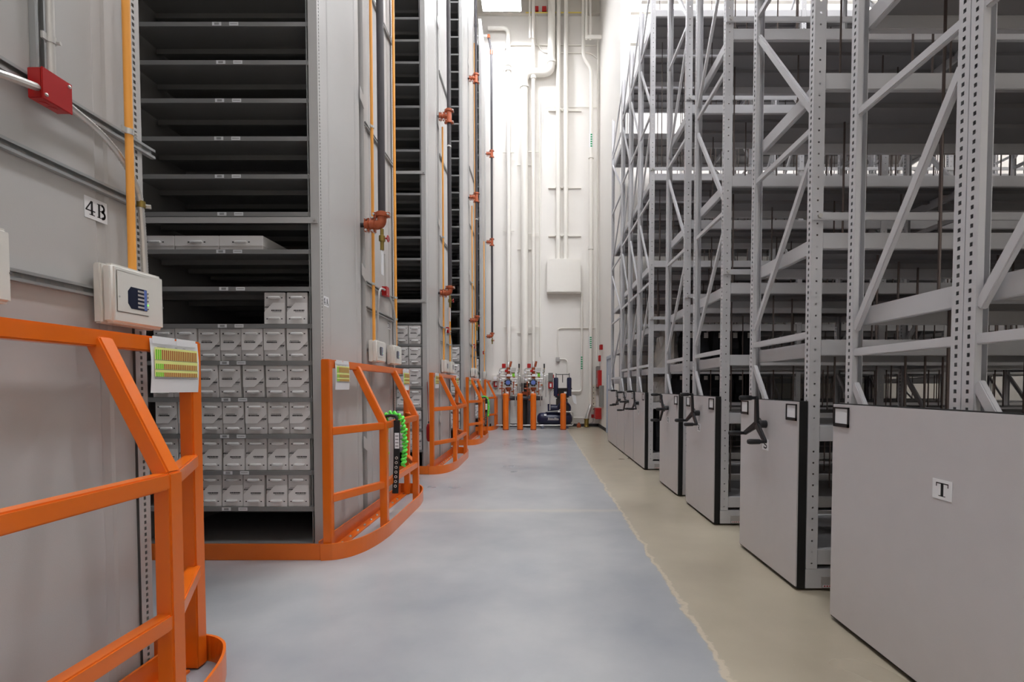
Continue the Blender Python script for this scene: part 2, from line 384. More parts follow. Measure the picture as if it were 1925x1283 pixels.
# the long tie rail bolted across a shelf front
for i, zz in ((1, 2.735), (2, 4.74), (2, 2.05 + .69)):
    r = [o for o in COL.objects if o.name.startswith('storage_rack') and abs(o.location.y - FACE[i]) < .01][0]
    MB().box(-BAY, -.01, -.012, -.003, zz - .045, zz + .002).build('tie_rail', 'rack_grey', r)
    MB().cyl((-.035, -.022, zz - .02), (-.035, -.012, zz - .02), .012, 6).build('bolt', 'zinc', r)

# ------------------------------------------------------------------ orange end guards
def guard_pts(y1):
    a = [(.06, -.185), (.16, -.17), (.25, -.11), (.325, .02), (.375, .22), (.40, .45)]
    return a + [(x, y1 - y) for x, y in reversed(a)]
def flat_strip(mb, pts, h, th, z0=0):
    """upright flat bar bent along a plan polyline"""
    P = [Vector((x, y, 0)) for x, y in pts]; n = len(P); off = []
    for k in range(n):
        d = (P[min(k + 1, n - 1)] - P[max(k - 1, 0)]).normalized(); off.append(Vector((-d.y, d.x, 0)) * th)
    for k in range(n - 1):
        a, b, c, d = P[k], P[k + 1], P[k + 1] + off[k + 1], P[k] + off[k]
        z = Vector((0, 0, z0)); H_ = Vector((0, 0, z0 + h))
        mb.poly([a + z, b + z, b + H_, a + H_]); mb.poly([d + H_, c + H_, c + z, d + z]); mb.poly([a + H_, b + H_, c + H_, d + H_])
    for k in (0, n - 1):
        a, d = P[k], P[k] + off[k]; mb.poly([a + Vector((0, 0, z0)), a + Vector((0, 0, z0 + h)), d + Vector((0, 0, z0 + h)), d + Vector((0, 0, z0))])
    return mb
TW = .066
def end_guard(i, label):
    t = thing('end_guard', label, 'guard rail', (XL, FACE[i], 0), 'orange guards round the rack ends'); half = i == 4
    yE = DEP
    P = [(.10, -.13), (.36, .45), (.36, yE - .45), (.10, yE + .13)]
    if i == 0: P[2] = (.36, yE - .36)
    if half: P[2] = (.36, .95); P[3] = (.36, 1.33)
    zt = (1.585, 1.045, 1.045, 1.585); bv = .006
    for k in range(4):
        if half and k == 3: continue
        x, y = P[k]; MB().box(x - TW / 2, x + TW / 2, y - TW / 2, y + TW / 2, 0.005, zt[k]).build('post', 'orange', t, bevel=bv)
    MB().box(.1 - TW / 2 + .002, .1 + TW / 2 - .002, -.13 + TW / 2, (yE + .13 if not half else 1.3) - TW / 2, 1.585 - TW, 1.584).build('top_rail', 'orange', t, bevel=bv)
    for z in (1.012, .475):
        for k in range(3):
            if half and k == 2: continue
            a, b = Vector((*P[k], z)), Vector((*P[k + 1], z)); d = (b - a).normalized()
            MB().bar(a + d * .02, b - d * .02, .058, TW - .004).build('mid_rail', 'orange', t, bevel=bv)
    for k in (1, 2):
        if half and k == 2: continue
        x, y = P[k]; MB().bar((.11, y, 1.545), (.36, y, 1.03), TW - .004, TW - .004, (0, 1, 0)).build('brace', 'orange', t, bevel=bv)
    pts = guard_pts(yE) if not half else guard_pts(yE)[:6] + [(.40, 1.34)]
    fp = [tuple(p)[:2] for p in fillet([(x, y, 0) for x, y in pts], .08, 3)]
    flat_strip(MB(), fp, .13, -.012).build('toe_plate', 'orange', t, smooth=True)
    ye = yE + .1 if not half else 1.3
    MB().box(.012, .024, -.12, ye, 0, .13).box(.0241, .105, -.1, ye - .02, 0, .012).build('base_angle', 'orange', t)
    n = 11 if not half else 6
    for k in range(n): MB().tube([(.07, .02 + k * .18, .012), (.07, .02 + k * .18, .02), (.07, .02 + k * .18, .026)], [.014, .013, .007], 8).build('bolt_head', 'zinc', t, smooth=True)
    return t
GL = ['orange guard nearest the camera, in front of the 4B panel', 'orange guard with the large green coiled lanyard over its rail', 'plain orange guard between the two that carry green lanyards',
      'small far orange guard with a green lanyard hanging from it', 'farthest orange guard, reaching the white back wall']
for i in range(5): end_guard(i, GL[i])
AL = ['wide orange floor rail below the box-filled rack by the 4B panel', 'orange floor rail in the second side aisle, past the near green lanyard', 'orange floor rail in the third side aisle', 'orange floor rail in the farthest side aisle']
for i in range(1, 5):
    t = thing('floor_rail', AL[i - 1], 'rail', (XL, FACE[i], 0), 'orange floor rails across the side aisles')
    MB().box(-3.2, .055, -.185, -.173, 0, .13).build('face', 'orange', t, bevel=.003); MB().box(-3.2, .05, -.172, -.09, 0, .012).build('flange', 'orange', t)
    if i > 1 or True:
        u = thing('floor_rail', 'orange floor rail on the near side of the ' + ORD[i - 1] + ' side aisle', 'rail', (XL, FACE[i - 1] + DEP, 0), 'orange floor rails across the side aisles')
        MB().box(-3.2, .055, .173, .185, 0, .13).build('face', 'orange', u, bevel=.003); MB().box(-3.2, .05, .09, .172, 0, .012).build('flange', 'orange', u)

# ------------------------------------------------------------------ archive boxes
BW, BH, BD = .172, .264, .42
mb = MB(); mb.box(-BW / 2, BW / 2, .004, BD, 0, BH); BODY = mb.mesh('body', 'box_board', bevel=.003)
hw = BW / 2 - .001
mb = MB(); mb.prism([(-hw, .004, BH - .001), (hw, .004, BH - .001), (hw, .004, BH * .62), (.012, .004, BH * .33), (-hw, .004, BH * .33)], (0, -.004, 0)); FLAP = mb.mesh('front_flap', 'box_flap')
mb = MB(); mb.tube([(-.047, -.003, 0), (-.043, -.006, 0), (0, -.009, -.002), (.043, -.006, 0), (.047, -.003, 0)], [.005, .011, .0128, .011, .005], 8); HND = mb.mesh('handle', 'box_handle', smooth=True)
mb = MB()
for s in (-1, 1):
    for z in (.222, .046): mb.poly([(s * .062 - .006, -.0006 if z > .1 else .0034, z - .004), (s * .062 + .006, -.0006 if z > .1 else .0034, z - .004), (s * .062 + .006, -.0006 if z > .1 else .0034, z + .004), (s * .062 - .006, -.0006 if z > .1 else .0034, z + .004)])
PR_SLOT = mb
def printed():
    mb = MB(); mb.v = list(PR_SLOT.v); mb.f = list(PR_SLOT.f); mb.m = list(PR_SLOT.m)
    x = -.062
    while x < .022:
        w = random.uniform(.004, .011); mb.poly([(x, -.0006, .146), (x + w, -.0006, .146), (x + w, -.0006, .157), (x, -.0006, .157)]); x += w + .0018
    x = -.058
    while x < .015:
        w = random.uniform(.003, .008); mb.poly([(x, -.0006, .161), (x + w, -.0006, .161), (x + w, -.0006, .166), (x, -.0006, .166)], 1); x += w + .002
    x = .038
    while x < .076:
        w = random.uniform(.004, .007); k = .006; mb.poly([(x, .0034, .116), (x + w, .0034, .116), (x + w + k, .0034, .13), (x + k, .0034, .13)]); x += w + .0018
    x = .024
    while x < .07:
        w = random.uniform(.003, .006); mb.poly([(x, .0034, .106), (x + w, .0034, .106), (x + w, .0034, .1105), (x, .0034, .1105)], 1); x += w + .002
    return mb.mesh('print', ['ink', 'ink_grey'])
PRINTS = [printed() for _ in range(5)]
def archive_box(x, y, z, flip, sc, label, group):
    t = thing('archive_box', label, 'box', (x, y, z), group); t.scale = (sc, sc, sc)
    r = (0, PI, 0) if flip else (0, 0, 0); off = (0, 0, BH) if flip else (0, 0, 0)
    put('body', BODY, t); put('front_flap', FLAP, t, off, r); put('print', random.choice(PRINTS), t, off, r)['kind'] = 'stuff'
    for zz in (.222, .046): put('handle', HND, t, (0, .001 if (zz > .1) != flip else .005, zz))
    return t
def nth(k): return ORD[k]
rows = [(1, True, 'bottom'), (2, True, 'second lowest'), (3, False, 'third lowest'), (4, False, 'fourth lowest'), (5, False, 'fifth lowest')]
for lv, flip, nm in rows:
    x = -1.885 - BW / 2 - random.uniform(0, .02)
    for k in range(7):
        archive_box(x, 3.962 + random.uniform(0, .018), .0757 + .3008 * lv + .001, flip, 1, 'pale archive box, %s from the right, %s row, nearest filled rack' % (nth(k), nm), 'archive boxes in the nearest filled rack')
        x -= .1795 + (random.uniform(.006, .016) if random.random() < .3 else 0)
for k, x in enumerate((-1.978, -2.162)):
    archive_box(x, 3.965, .0757 + .3008 * 6 + .001, True, .97, ('rightmost' if k == 0 else 'left one') + ' of the two pale archive boxes alone on their shelf', 'archive boxes in the nearest filled rack')
for i, z0, p, sc, n, word in ((2, .361, .337, 1.1, 3, 'second'), (3, .385, .394, 1.3, 2, 'third')):
    for lv in range(6 if i == 2 else 5):
        x = XL - .095 - BW * sc / 2 - .004
        for k in range(n):
            archive_box(x, FACE[i] + .008, z0 + p * lv + .001, (lv + i) % 4 == 0, sc, 'pale archive box, %s from the right, %s row up, %s filled rack' % (nth(k), nth(lv), word), 'archive boxes in the %s filled rack' % word)
            x -= BW * sc + .012
for lv in range(4):
    archive_box(XL - .095 - .15, FACE[4] + .008, .401 + .477 * lv, False, 1.5, 'pale archive box in row %s from the bottom of the farthest rack' % nth(lv), 'archive boxes in the farthest rack')
# flat boxes
for k, (x0, x1, lab) in enumerate(((-2.605, -2.25, 'rightmost of the three flat grey boxes lying on an upper shelf'), (-2.969, -2.609, 'middle one of the three flat grey boxes on an upper shelf'), (-3.28, -2.973, 'left one of three flat grey boxes, half hidden by the near rack'))):
    z = .0757 + .3008 * 8 + .001
    t = thing('flat_box', lab, 'box', ((x0 + x1) / 2, 3.975, z), 'flat boxes on the upper shelf'); w = (x1 - x0) / 2
    MB().box(-w + .002, w - .002, .0, .88, 0, .075).build('body', 'box_board', t, bevel=.003)
    MB().box(-w, w, -.004, .884, .03, .114).build('lid', 'box_flap', t, bevel=.003)
    put('handle', HND, t, (0, -.003, .062)); MB().box(-.072, -.058, -.0052, -.0041, .058, .066).box(.058, .072, -.0052, -.0041, .058, .066).build('handle_slot', 'hole_dark', t)

# ------------------------------------------------------------------ mobile racks on the right
XP = 1.715; RT = 8.0; BL = 2.4; UW, UD = .056, .075
def upright_mesh(h, far):
    mb = MB(); y = (lambda v: UW - v) if far else (lambda v: v)
    perforated(mb, (0, 0, 0), (0, 1, 0), UW, 0, h, .038, .014, .017)
    perforated(mb, (0, y(0), 0), (1, 0, 0), UD, 0, h, .075, .011, .011)
    mb.box(UD - .003, UD, min(y(.001), y(.034)), max(y(.001), y(.034)), .002, h - .002)
    yb = y(UW); mb.box(.0005, .03, min(yb, y(UW - .0025)), max(yb, y(UW - .0025)), 0, h)      # lip with backing plate, added to close the hollow and darken the holes
    mb.box(.028, .03, .001, UW - .003 if not far else UW - .001, .002, h - .002)
    return mb.mesh('upright', 'mobile_grey')
UPR = {}
def upr(h, far):
    if (h, far) not in UPR: UPR[h, far] = upright_mesh(h, far)
    return UPR[h, far]
MESH = {}
def cached(key, fn):
    if key not in MESH: MESH[key] = fn()
    return MESH[key]
HLV = [.215, 1.565, 2.915, 4.265, 5.615, 6.965]
def panel(t, W, letter, holders, handle_rot, Lb):
    p = MB().box(0, .009, .003, W - .003, .028, 1.268).build('end_panel', 'laminate', t)
    MB().box(.0091, .063, 0, W, .016, 1.272).build('edge_frame', 'black_edge', p)
    cy = W / 2
    def card(y0, y1, z0, z1, frame):
        if frame:
            c = MB().box(-.008, -.0004, y0, y1, z0, z0 + .02).box(-.008, -.0004, y0, y1, z1 - .009, z1).box(-.008, -.0004, y0, y0 + .011, z0, z1).box(-.008, -.0004, y1 - .011, y1, z0, z1).build('card_holder', 'black_plastic', p, bevel=.001)
            MB().box(-.003, -.0003, y0 + .011, y1 - .011, z0 + .02, z1 - .009).build('card', 'paper', t)
    for h in holders:
        if h == 'n': card(.014, .15, 1.14, 1.252, True)
        else: card(W - .15, W - .014, 1.14, 1.252, True)
    lc = MB().box(-.0022, -.0003, cy - .05, cy + .05, .888, .972, 0); glyphs(lc, letter, (-.0026, cy + .0325, .901), (0, -1, 0), .058, wf=1.12, mi=1)
    lc.build('letter_card', ['paper', 'ink'], p)
    if handle_rot is not None:
        hz = 1.085; o = Vector((0, cy, hz)); h = MB()
        h.tube([(-.0005, cy, hz), (-.05, cy, hz)], .03, 14); h.tube([(-.05, cy, hz), (-.066, cy, hz), (-.072, cy, hz)], [.05, .046, .03], 16)
        hub = h.build('handle', 'black_plastic', t, smooth=True)
        for k in range(3):
            a = math.radians(handle_rot + 120 * k); d = Vector((0, math.cos(a), math.sin(a))); s2 = Vector((0, -d.z, d.y))
            sp = MB(); L1 = .2
            base = o + Vector((-.058, 0, 0)); tip = base + d * L1 + Vector((-.012, 0, 0))
            sp.prism([base + s2 * .028, tip + s2 * .017, tip + d * .016, tip - s2 * .017, base - s2 * .028], (-.022, 0, 0))
            sp.build('spoke', 'black_plastic', hub, bevel=.004)
            q = tip + Vector((-.022, 0, 0)); MB().tube([q, q + Vector((-.02, 0, 0)), q + Vector((-.03, 0, 0)), q + Vector((-.1, 0, 0)), q + Vector((-.115, 0, 0)), q + Vector((-.12, 0, 0))], [.013, .013, .019, .02, .016, .006], 12).build('knob', 'black_plastic', hub, smooth=True)
        MB().tube([(-.072, cy + .02, hz + .005), (-.0745, cy + .02, hz + .005)], .005, 8).build('indicator', 'led_green', hub)
    return p
def mobile_rack(letter, y0, y1, bays, label, base=.15, rows=1, holders='nf', handle=90, levels=(.28, 1.11, 1.68, 2.38, 3.41, 4.80, 7.38), rods=7, group='grey mobile racks'):
    W = y1 - y0; t = thing('mobile_rack', label, 'rack', (XP, y0, 0), group); D0 = W / rows; Lb = .07 + BL * bays + UD
    panel(t, W, letter, holders, handle, Lb)
    # carriage
    if base:
        for y in (0.0, W - .06): MB().box(.066, Lb, y, y + .06, .018, base - .002).build('carriage_beam', 'mobile_grey', t)
        for j in range(bays + 1): MB().box(.066 + BL * j, .16 + BL * j, .06, W - .06, .03, base - .01).build('cross_beam', 'mobile_grey', t)
        wp = MB().box(.17, .36, -.012, -.0005, .025, .1, 0); wp.poly([(.175, -.0125, .029), (.355, -.0125, .029), (.355, -.0125, .045), (.175, -.0125, .045)], 1); wp.poly([(.3, -.0126, .045), (.355, -.0126, .029), (.355, -.0126, .07)], 2)
        for q in range(6): wp.poly([(.182 + .018 * q, -.0127, .033), (.194 + .018 * q, -.0127, .033), (.194 + .018 * q, -.0127, .041), (.182 + .018 * q, -.0127, .041)], 2)
        wp.build('warning_plate', ['tag_grey', 'paper', 'red_paint'], t)
        for x in (.3, 1.4, 2.3): MB().cyl((x, .08, .055), (x, .11, .055), .055, 14).build('wheel', 'dark_iron', t, smooth=True)
    H = RT - base - (0 if base else .1)
    for r in range(rows):
        ya = D0 * r + (.0 if r == 0 else .002); yb = D0 * (r + 1) - (.0 if r == rows - 1 else .002); key = round(yb - ya, 3)
        flip = False
        for j in range(bays + 1):
            x = .068 + BL * j
            put('upright', upr(round(H, 3), False), t, (x, ya, base)); put('upright', upr(round(H, 3), True), t, (x, yb - UW, base))
            a, b = ya + UW - .004, yb - UW + .004
            def brace(z1, z2, w=.045):
                def mk(): return MB().bar((0, 0, z1), (0, b - a, z2), .028, w, (1, 0, 0) if z1 != z2 else (0, 0, 1)).mesh('brace', 'mobile_grey', bevel=.004)
                def mk2():
                    m_ = MB(); m_.bar((0, 0, z1), (0, b - a, z2), w, .028, (1, 0, 0)); return m_.mesh('brace', 'mobile_grey', bevel=.004)
                put('brace', cached(('br', round(b - a, 3), round(z1, 3), round(z2, 3)), mk if z1 == z2 else mk2), t, (x + .022, a, base))
            for k, z in enumerate(HLV): brace(z, z)
            up = False
            for k in range(len(HLV)):
                zl = HLV[k]; zh = HLV[k + 1] if k < 5 else H
                lo, hi = zl + (.13 if k else .1), zh - .18 if k < 5 else zh - .06
                # y grows away from the camera: alternate rising / falling seen from the aisle
                if k % 2 == 0: brace(lo, hi)
                else: brace(hi, lo)
            for z in levels:
                put('end_beam', cached(('eb', key), lambda: MB().box(0, .035, UW, yb - ya - UW, -.1, 0).mesh('end_beam', 'mobile_grey', bevel=.004)), t, (x + .055, ya, z - .012))
        for j in range(bays):
            x = .068 + BL * j
            for li, z in enumerate(levels):
                bm_ = cached('beam', lambda: MB().box(0, BL - UD - .002, 0, .04, -.105, 0).mesh('beam', 'mobile_grey', bevel=.004))
                put('beam', bm_, t, (x + UD + .001, ya + .006, z)); put('beam', bm_, t, (x + UD + .001, yb - .046, z))
                def deck():
                    w = yb - ya - .094; m_ = MB().box(.051, BL + .013, 0, w, -.03, -.004)
                    for q in (.33, .66): m_.box(.06, BL, w * q - .02, w * q + .02, -.06, -.0301)
                    return m_.mesh('deck', 'deck_grey')
                put('deck', cached(('deck', key), deck), t, (x + .04, ya + .047, z))
                nz = levels[li + 1] if li + 1 < len(levels) else RT - .2
                for q in range(rods):
                    hh = nz - z - .075
                    put('divider_rod', cached(('rod', round(hh, 2)), lambda: MB().cyl((0, 0, -.004), (0, 0, hh), .0075, 8).mesh('divider_rod', 'rod', smooth=True)), t, (x + .2 + q * 2.0 / rods + .07 * ((li * 7 + q * 3) % 3), ya + (yb - ya) * (.3 + .2 * ((q + li) % 3)), z))
        if base and r == 0:
            for z in (2.48, 4.87):
                MB().box(.068, .068 + BL * bays, -.018, -.002, z - .025, z + .025).build('tie_rail', 'mobile_grey', t, bevel=.003)
                MB().cyl((.11, -.03, z), (.11, -.0181, z), .016, 6).build('bolt', 'zinc', t)
    return t
TL = (.3, 1.0, 1.83, 3.48, 4.8, 7.3)
mobile_rack('T', 1.27, 2.82, 2, 'nearest grey rack with the big panel lettered T, without handle', 0, 2, 'f', None, TL)
mobile_rack('S', 3.20, 4.11, 2, 'grey mobile rack with black handle, panel lettered S', handle=95)
mobile_rack('R', 4.73, 5.64, 2, 'grey mobile rack with black handle, panel lettered R', handle=93)
mobile_rack('Q', 5.98, 6.88, 3, 'grey mobile rack with black handle, panel lettered Q', handle=62)
mobile_rack('P', 7.89, 8.80, 3, 'nearest of the closed-up far mobile racks, beside a wide opening', handle=88)
mobile_rack('O', 8.83, 9.72, 3, 'second of the closed-up far mobile racks, counted from the opening', handle=60)
mobile_rack('N', 9.75, 10.64, 3, 'third of the closed-up far mobile racks, next to the farthest panel', handle=85)
mobile_rack('M', 10.67, 12.1, 3, 'farthest grey rack on the right, without handle, beside the door', 0, 1, 'n', None, (.3, 1.0, 1.55, 2.25, 3.28, 4.7, 6.87), rods=2)

# stored goods seen in the openings
def hung_bag(x, y, z, w, d, h, label, lean=0):
    t = thing('garment_bag', label, 'bag', (x, y, z), 'dark hanging bags in the mobile racks')
    m_ = MB(); n = 7
    for k in range(n - 1):
        a, b = k / (n - 1), (k + 1) / (n - 1); f = lambda q: d * (.5 + .12 * math.sin(q * 7 + x * 9))
        za, zb = h * a, h * b; sx = lambda q: w * (.5 if q < .85 else .5 - (q - .85) * 1.6); ln = lambda q: lean * q
        A = [(-sx(a) + ln(a), -f(a), za), (sx(a) + ln(a), -f(a), za), (sx(a) + ln(a), f(a), za), (-sx(a) + ln(a), f(a), za)]
        B = [(-sx(b) + ln(b), -f(b), zb), (sx(b) + ln(b), -f(b), zb), (sx(b) + ln(b), f(b), zb), (-sx(b) + ln(b), f(b), zb)]
        for q in range(4): m_.poly([A[q], A[(q + 1) % 4], B[(q + 1) % 4], B[q]])
        if k == 0: m_.poly(A[::-1])
        if k == n - 2: m_.poly(B)
    m_.build('cover', 'fabric_dark', t, smooth=True)
    MB().box(-w * .2, w * .2, -d * .66, -d * .64, h * .78, h * .92).build('tag', 'tag_grey', t)
    MB().tube(fillet([(lean, 0, h - .01), (lean, 0, h + .03), (lean + .02, 0, h + .05)], .02, 3), .004, 6).build('hook', 'zinc', t)
def wrapped(x, y, z, w, d, h, label):
    t = thing('wrapped_bundle', label, 'bundle', (x, y, z), 'bundles wrapped in clear plastic')
    random.seed(int(x * 100))
    rings = []; n = 12; m_ = MB()
    for k in range(6):
        a = k / 5; r = []
        for q in range(n):
            an = 2 * PI * q / n; s = (1 - .35 * a) * (1 + random.uniform(-.1, .1))
            r.append((w / 2 * s * math.cos(an) + .1 * a * w, d / 2 * s * math.sin(an), h * a + (random.uniform(-.02, .02) if 0 < k < 5 else 0)))
        rings.append(r)
    for k in range(5):
        for q in range(n): m_.poly([rings[k][q], rings[k][(q + 1) % n], rings[k + 1][(q + 1) % n], rings[k + 1][q]])
    m_.poly(rings[-1]); m_.build('wrap', 'plastic_clear', t)
    MB().box(-w * .28, w * .28, -d * .28, d * .28, 0.001, h * .8).build('content', 'box_board', t, bevel=.01)
wrapped(2.14, 8.25, 1.683, .42, .5, .66, 'clear plastic wrapped bundle on the shelf above the dark hanging bags')
for k in range(5): hung_bag(2.5 + k * .24, 8.2, 1.684, .17, .34, .62, 'black bag with white tag beside the plastic bundle, %s from the left' % ORD[k], -.03)
wrapped(2.02, 8.2, 1.114, .36, .4, .42, 'low plastic wrapped bundle among the dark tagged bags')
for k in range(7): hung_bag(2.36 + k * .2, 8.22 + .05 * (k % 2), 1.114, .15, .3, .47, 'dark tagged bag in the middle shelf row, %s from the left' % ORD[k])
for k in range(3): hung_bag(2.02 + k * .2, 8.2, .284, .15, .3, .74, 'long black bag in the bottom shelf row, %s from the left' % ORD[k])

# ------------------------------------------------------------------ gear on the rack end panels
def strut_mesh(n, slots=True):
    """slotted steel channel along +y, open side facing +x, 41 x 21 mm"""
    m_ = MB(); w = .041; d = .022
    m_.box(0, d, 0, n, -w / 2, -w / 2 + .003); m_.box(0, d, 0, n, w / 2 - .003, w / 2)
    m_.box(d - .003, d, 0, n, -w / 2 + .003, -w / 2 + .011); m_.box(d - .003, d, 0, n, w / 2 - .011, w / 2 - .003)
    m_.box(0, .002, 0, n, -w / 2 + .003, w / 2 - .003)
    if slots:
        k = .03
        while k < n - .03: m_.box(.0021, .0026, k, k + .028, -.0075, .0075, 1); k += .05
    return m_.mesh('channel', ['strut_steel', 'tag_grey'])
def strut(y, z, n, label, x=XL - .01, vertical=False):
    me = cached(('strut', round(n, 2)), lambda: strut_mesh(n))
    t = thing('strut_channel', label, 'channel', (x, y, z), 'slotted steel channels on the rack ends')
    put('channel', me, t, (0, 0, 0), (PI / 2, 0, 0) if vertical else (0, 0, 0))
    return t
def clamp(parent, x, y, z, r, name='pipe_clamp', m='zinc'):
    m_ = MB(); m_.tube([(x, y, z - .012), (x, y, z + .012)], r + .003, 12); m_.box(x - .004, x + .004, y - r - .02, y - r, z - .012, z + .012); m_.cyl((x + .0, y + r + .002, z), (x + .018, y + r + .006, z), .007, 6)
    return m_.build(name, m, parent, smooth=True)
def vpipe(x, y, z0, z1, r, m, label, name='sampling_pipe', cat='pipe', clamps=(), group=None, couple=()):
    t = thing(name, label, cat, (x, y, z0), group)
    MB().cyl((0, 0, 0), (0, 0, z1 - z0), r, 14).build('tube', m, t, smooth=True)
    for c in clamps: clamp(t, 0, 0, c - z0, r)
    for c in couple: MB().tube([(0, 0, c - z0 - .04), (0, 0, c - z0 - .035), (0, 0, c - z0 + .035), (0, 0, c - z0 + .04)], [r, r + .006, r + .006, r], 14).build('coupling', m, t, smooth=True)
    return t
def detector(x, y, z, label, side=1, w=.25, h=.225, d=.09):
    t = thing('smoke_detector', label, 'detector', (x, y, z), 'white air sampling detectors')
    MB().box(0, d * .42, 0, w, 0, h).build('back_box', 'detector_white', t, bevel=.006)
    MB().box(d * .425, d, 0.001, w - .001, 0.001, h - .001).build('cover', 'detector_white', t, bevel=.012, seg=3)
    MB().box(d - .001, d + .003, .02, .175, .05, h - .025).build('front_plate', 'detector_white', t, bevel=.002)
    sc = MB(); sc.prism([(d + .003, .085, .07), (d + .003, .165, .07), (d + .003, .165, .16), (d + .003, .085, .16), (d + .003, .07, .14), (d + .003, .07, .09)], (.0012, 0, 0))
    s = sc.build('display', 'screen_blue', t)
    MB().box(d + .0042, d + .0049, .15, .163, .072, .158).build('side_strip', 'label_blue', s)
    for k in range(5): MB().box(d + .0042, d + .005, .118, .15, .078 + k * .0165, .086 + k * .0165).build('legend', 'tag_grey', s)
    for k in range(5): MB().cyl((d + .003, .17, .08 + k * .0165), (d + .0055, .17, .08 + k * .0165), .003, 8).build('indicator', 'led_green' if k == 1 else 'ink_grey', t)
    MB().cyl((d, .03, .11), (d + .0045, .03, .11), .004, 8).build('screw', 'zinc', t); MB().cyl((d, w - .01, .1), (d + .002, w - .01, .1), .004, 8).build('screw', 'ink_grey', t)
    return t
def red_box(x, y, z, label, s=.104, d=.055):
    t = thing('junction_box', label, 'junction box', (x, y, z), 'red junction boxes')
    MB().box(0, d - .006, 0, s, 0, s).build('body', 'red_paint', t, bevel=.003); MB().box(d - .0058, d, -.002, s + .002, -.002, s + .002).build('cover_plate', 'red_paint', t, bevel=.002)
    for yy, zz in ((.01, .015), (s - .01, s - .012)): MB().tube([(d, yy, zz), (d + .003, yy, zz), (d + .005, yy, zz)], [.006, .006, .003], 8).build('screw', 'zinc', t, smooth=True)
    for k in (.35, .65): MB().tube([(.02, s * k, -.0005), (.02, s * k, -.002)], .014, 12).build('knockout', 'red_paint', t)
    return t
def flex(pts, r, label, m='zinc', rib=.012):
    P = fillet(pts, .12, 8); Q = []; R = []
    L = 0; acc = [0]
    for a, b in zip(P, P[1:]): acc.append(acc[-1] + (b - a).length)
    n = int(acc[-1] / (rib / 2)); k = 0
    for i in range(n + 1):
        s = acc[-1] * i / n
        while k < len(acc) - 2 and acc[k + 1] < s: k += 1
        f = (s - acc[k]) / max(acc[k + 1] - acc[k], 1e-6); Q.append(P[k].lerp(P[k + 1], f)); R.append(r if i % 2 else r * .86)
    o = Q[0].copy(); m_ = MB().tube([q - o for q in Q], R, 9)
    t = thing('flexible_conduit', label, 'conduit', o); m_.build('jacket', m, t, smooth=True); return t
def sign(text, x, y, z, label, w=.1, h=.085, size=.056):
    t = thing('rack_sign', label, 'sign', (x, y, z), 'lettered signs on the rack ends')
    MB().box(0, .0015, 0, w, 0, h).build('card', 'paper', t); m_ = MB(); n = len(text); tw = (n * .8 + (n - 1) * .12) * size
    glyphs(m_, text, (.0019, (w - tw) / 2, (h - size) / 2), (0, 1, 0), size); m_.build('lettering', 'ink', t)

# nearest rack end
for z, n, y0, lab in ((2.437, 1.35, .9, 'upper steel channel behind the red junction box'), (2.178, 1.25, .9, 'middle steel channel above the 4B sign'), (1.748, 1.05, .9, 'lower steel channel between the two white detectors')):
    strut(y0, z, n if z != 2.437 else 1.36, lab)
strut(1.755, 2.46, 1.6, 'short upright steel channel carrying a thin conduit above the red box', vertical=True)
vpipe(-1.735, 1.755, 2.468, 4.2, .012, 'zinc', 'thin steel conduit rising from the near red junction box', 'steel_conduit', 'conduit', clamps=(2.6, 3.3))
red_box(-1.757, 1.69, 2.362, 'large red junction box on the nearest rack end')
vpipe(-1.722, 2.062, 1.85, 6.5, .0145, 'pipe_orange', 'light orange sampling pipe beside the 4B sign', clamps=(2.437,), group='light orange sampling pipes')
flex([(-1.72, 1.1, 2.12), (-1.69, 1.35, 2.29), (-1.67, 1.53, 2.34), (-1.72, 1.686, 2.395)], .0135, 'steel flexible conduit entering the near red box from the left')
flex([(-1.735, 1.796, 2.41), (-1.75, 1.957, 2.385), (-1.752, 2.06, 2.33), (-1.752, 2.145, 2.23), (-1.752, 2.158, 2.06), (-1.75, 2.162, 1.864)], .0135, 'steel flexible conduit curving from the red box down to the detector')
t = thing('conduit_clamp', 'small brass-coloured clamp on the flexible conduit by the orange pipe', 'clamp', (-1.752, 2.152, 2.17)); MB().tube([(0, 0, -.014), (0, 0, .014)], .0165, 12).build('band', 'brass', t, smooth=True); MB().cyl((.0, .02, 0), (.02, .03, 0), .009, 6).build('screw', 'zinc', t)
sign('4B', XL - .0115, 1.925, 2.04, 'white 4B sign on the nearest rack end')
detector(XL + .012, 1.925, 1.622, 'largest white detector box, below the light orange pipe', w=.268, h=.24, d=.078)
detector(XL + .012, 1.297, 1.632, 'white box cut off by the left edge of the picture', w=.27, h=.24, d=.078)

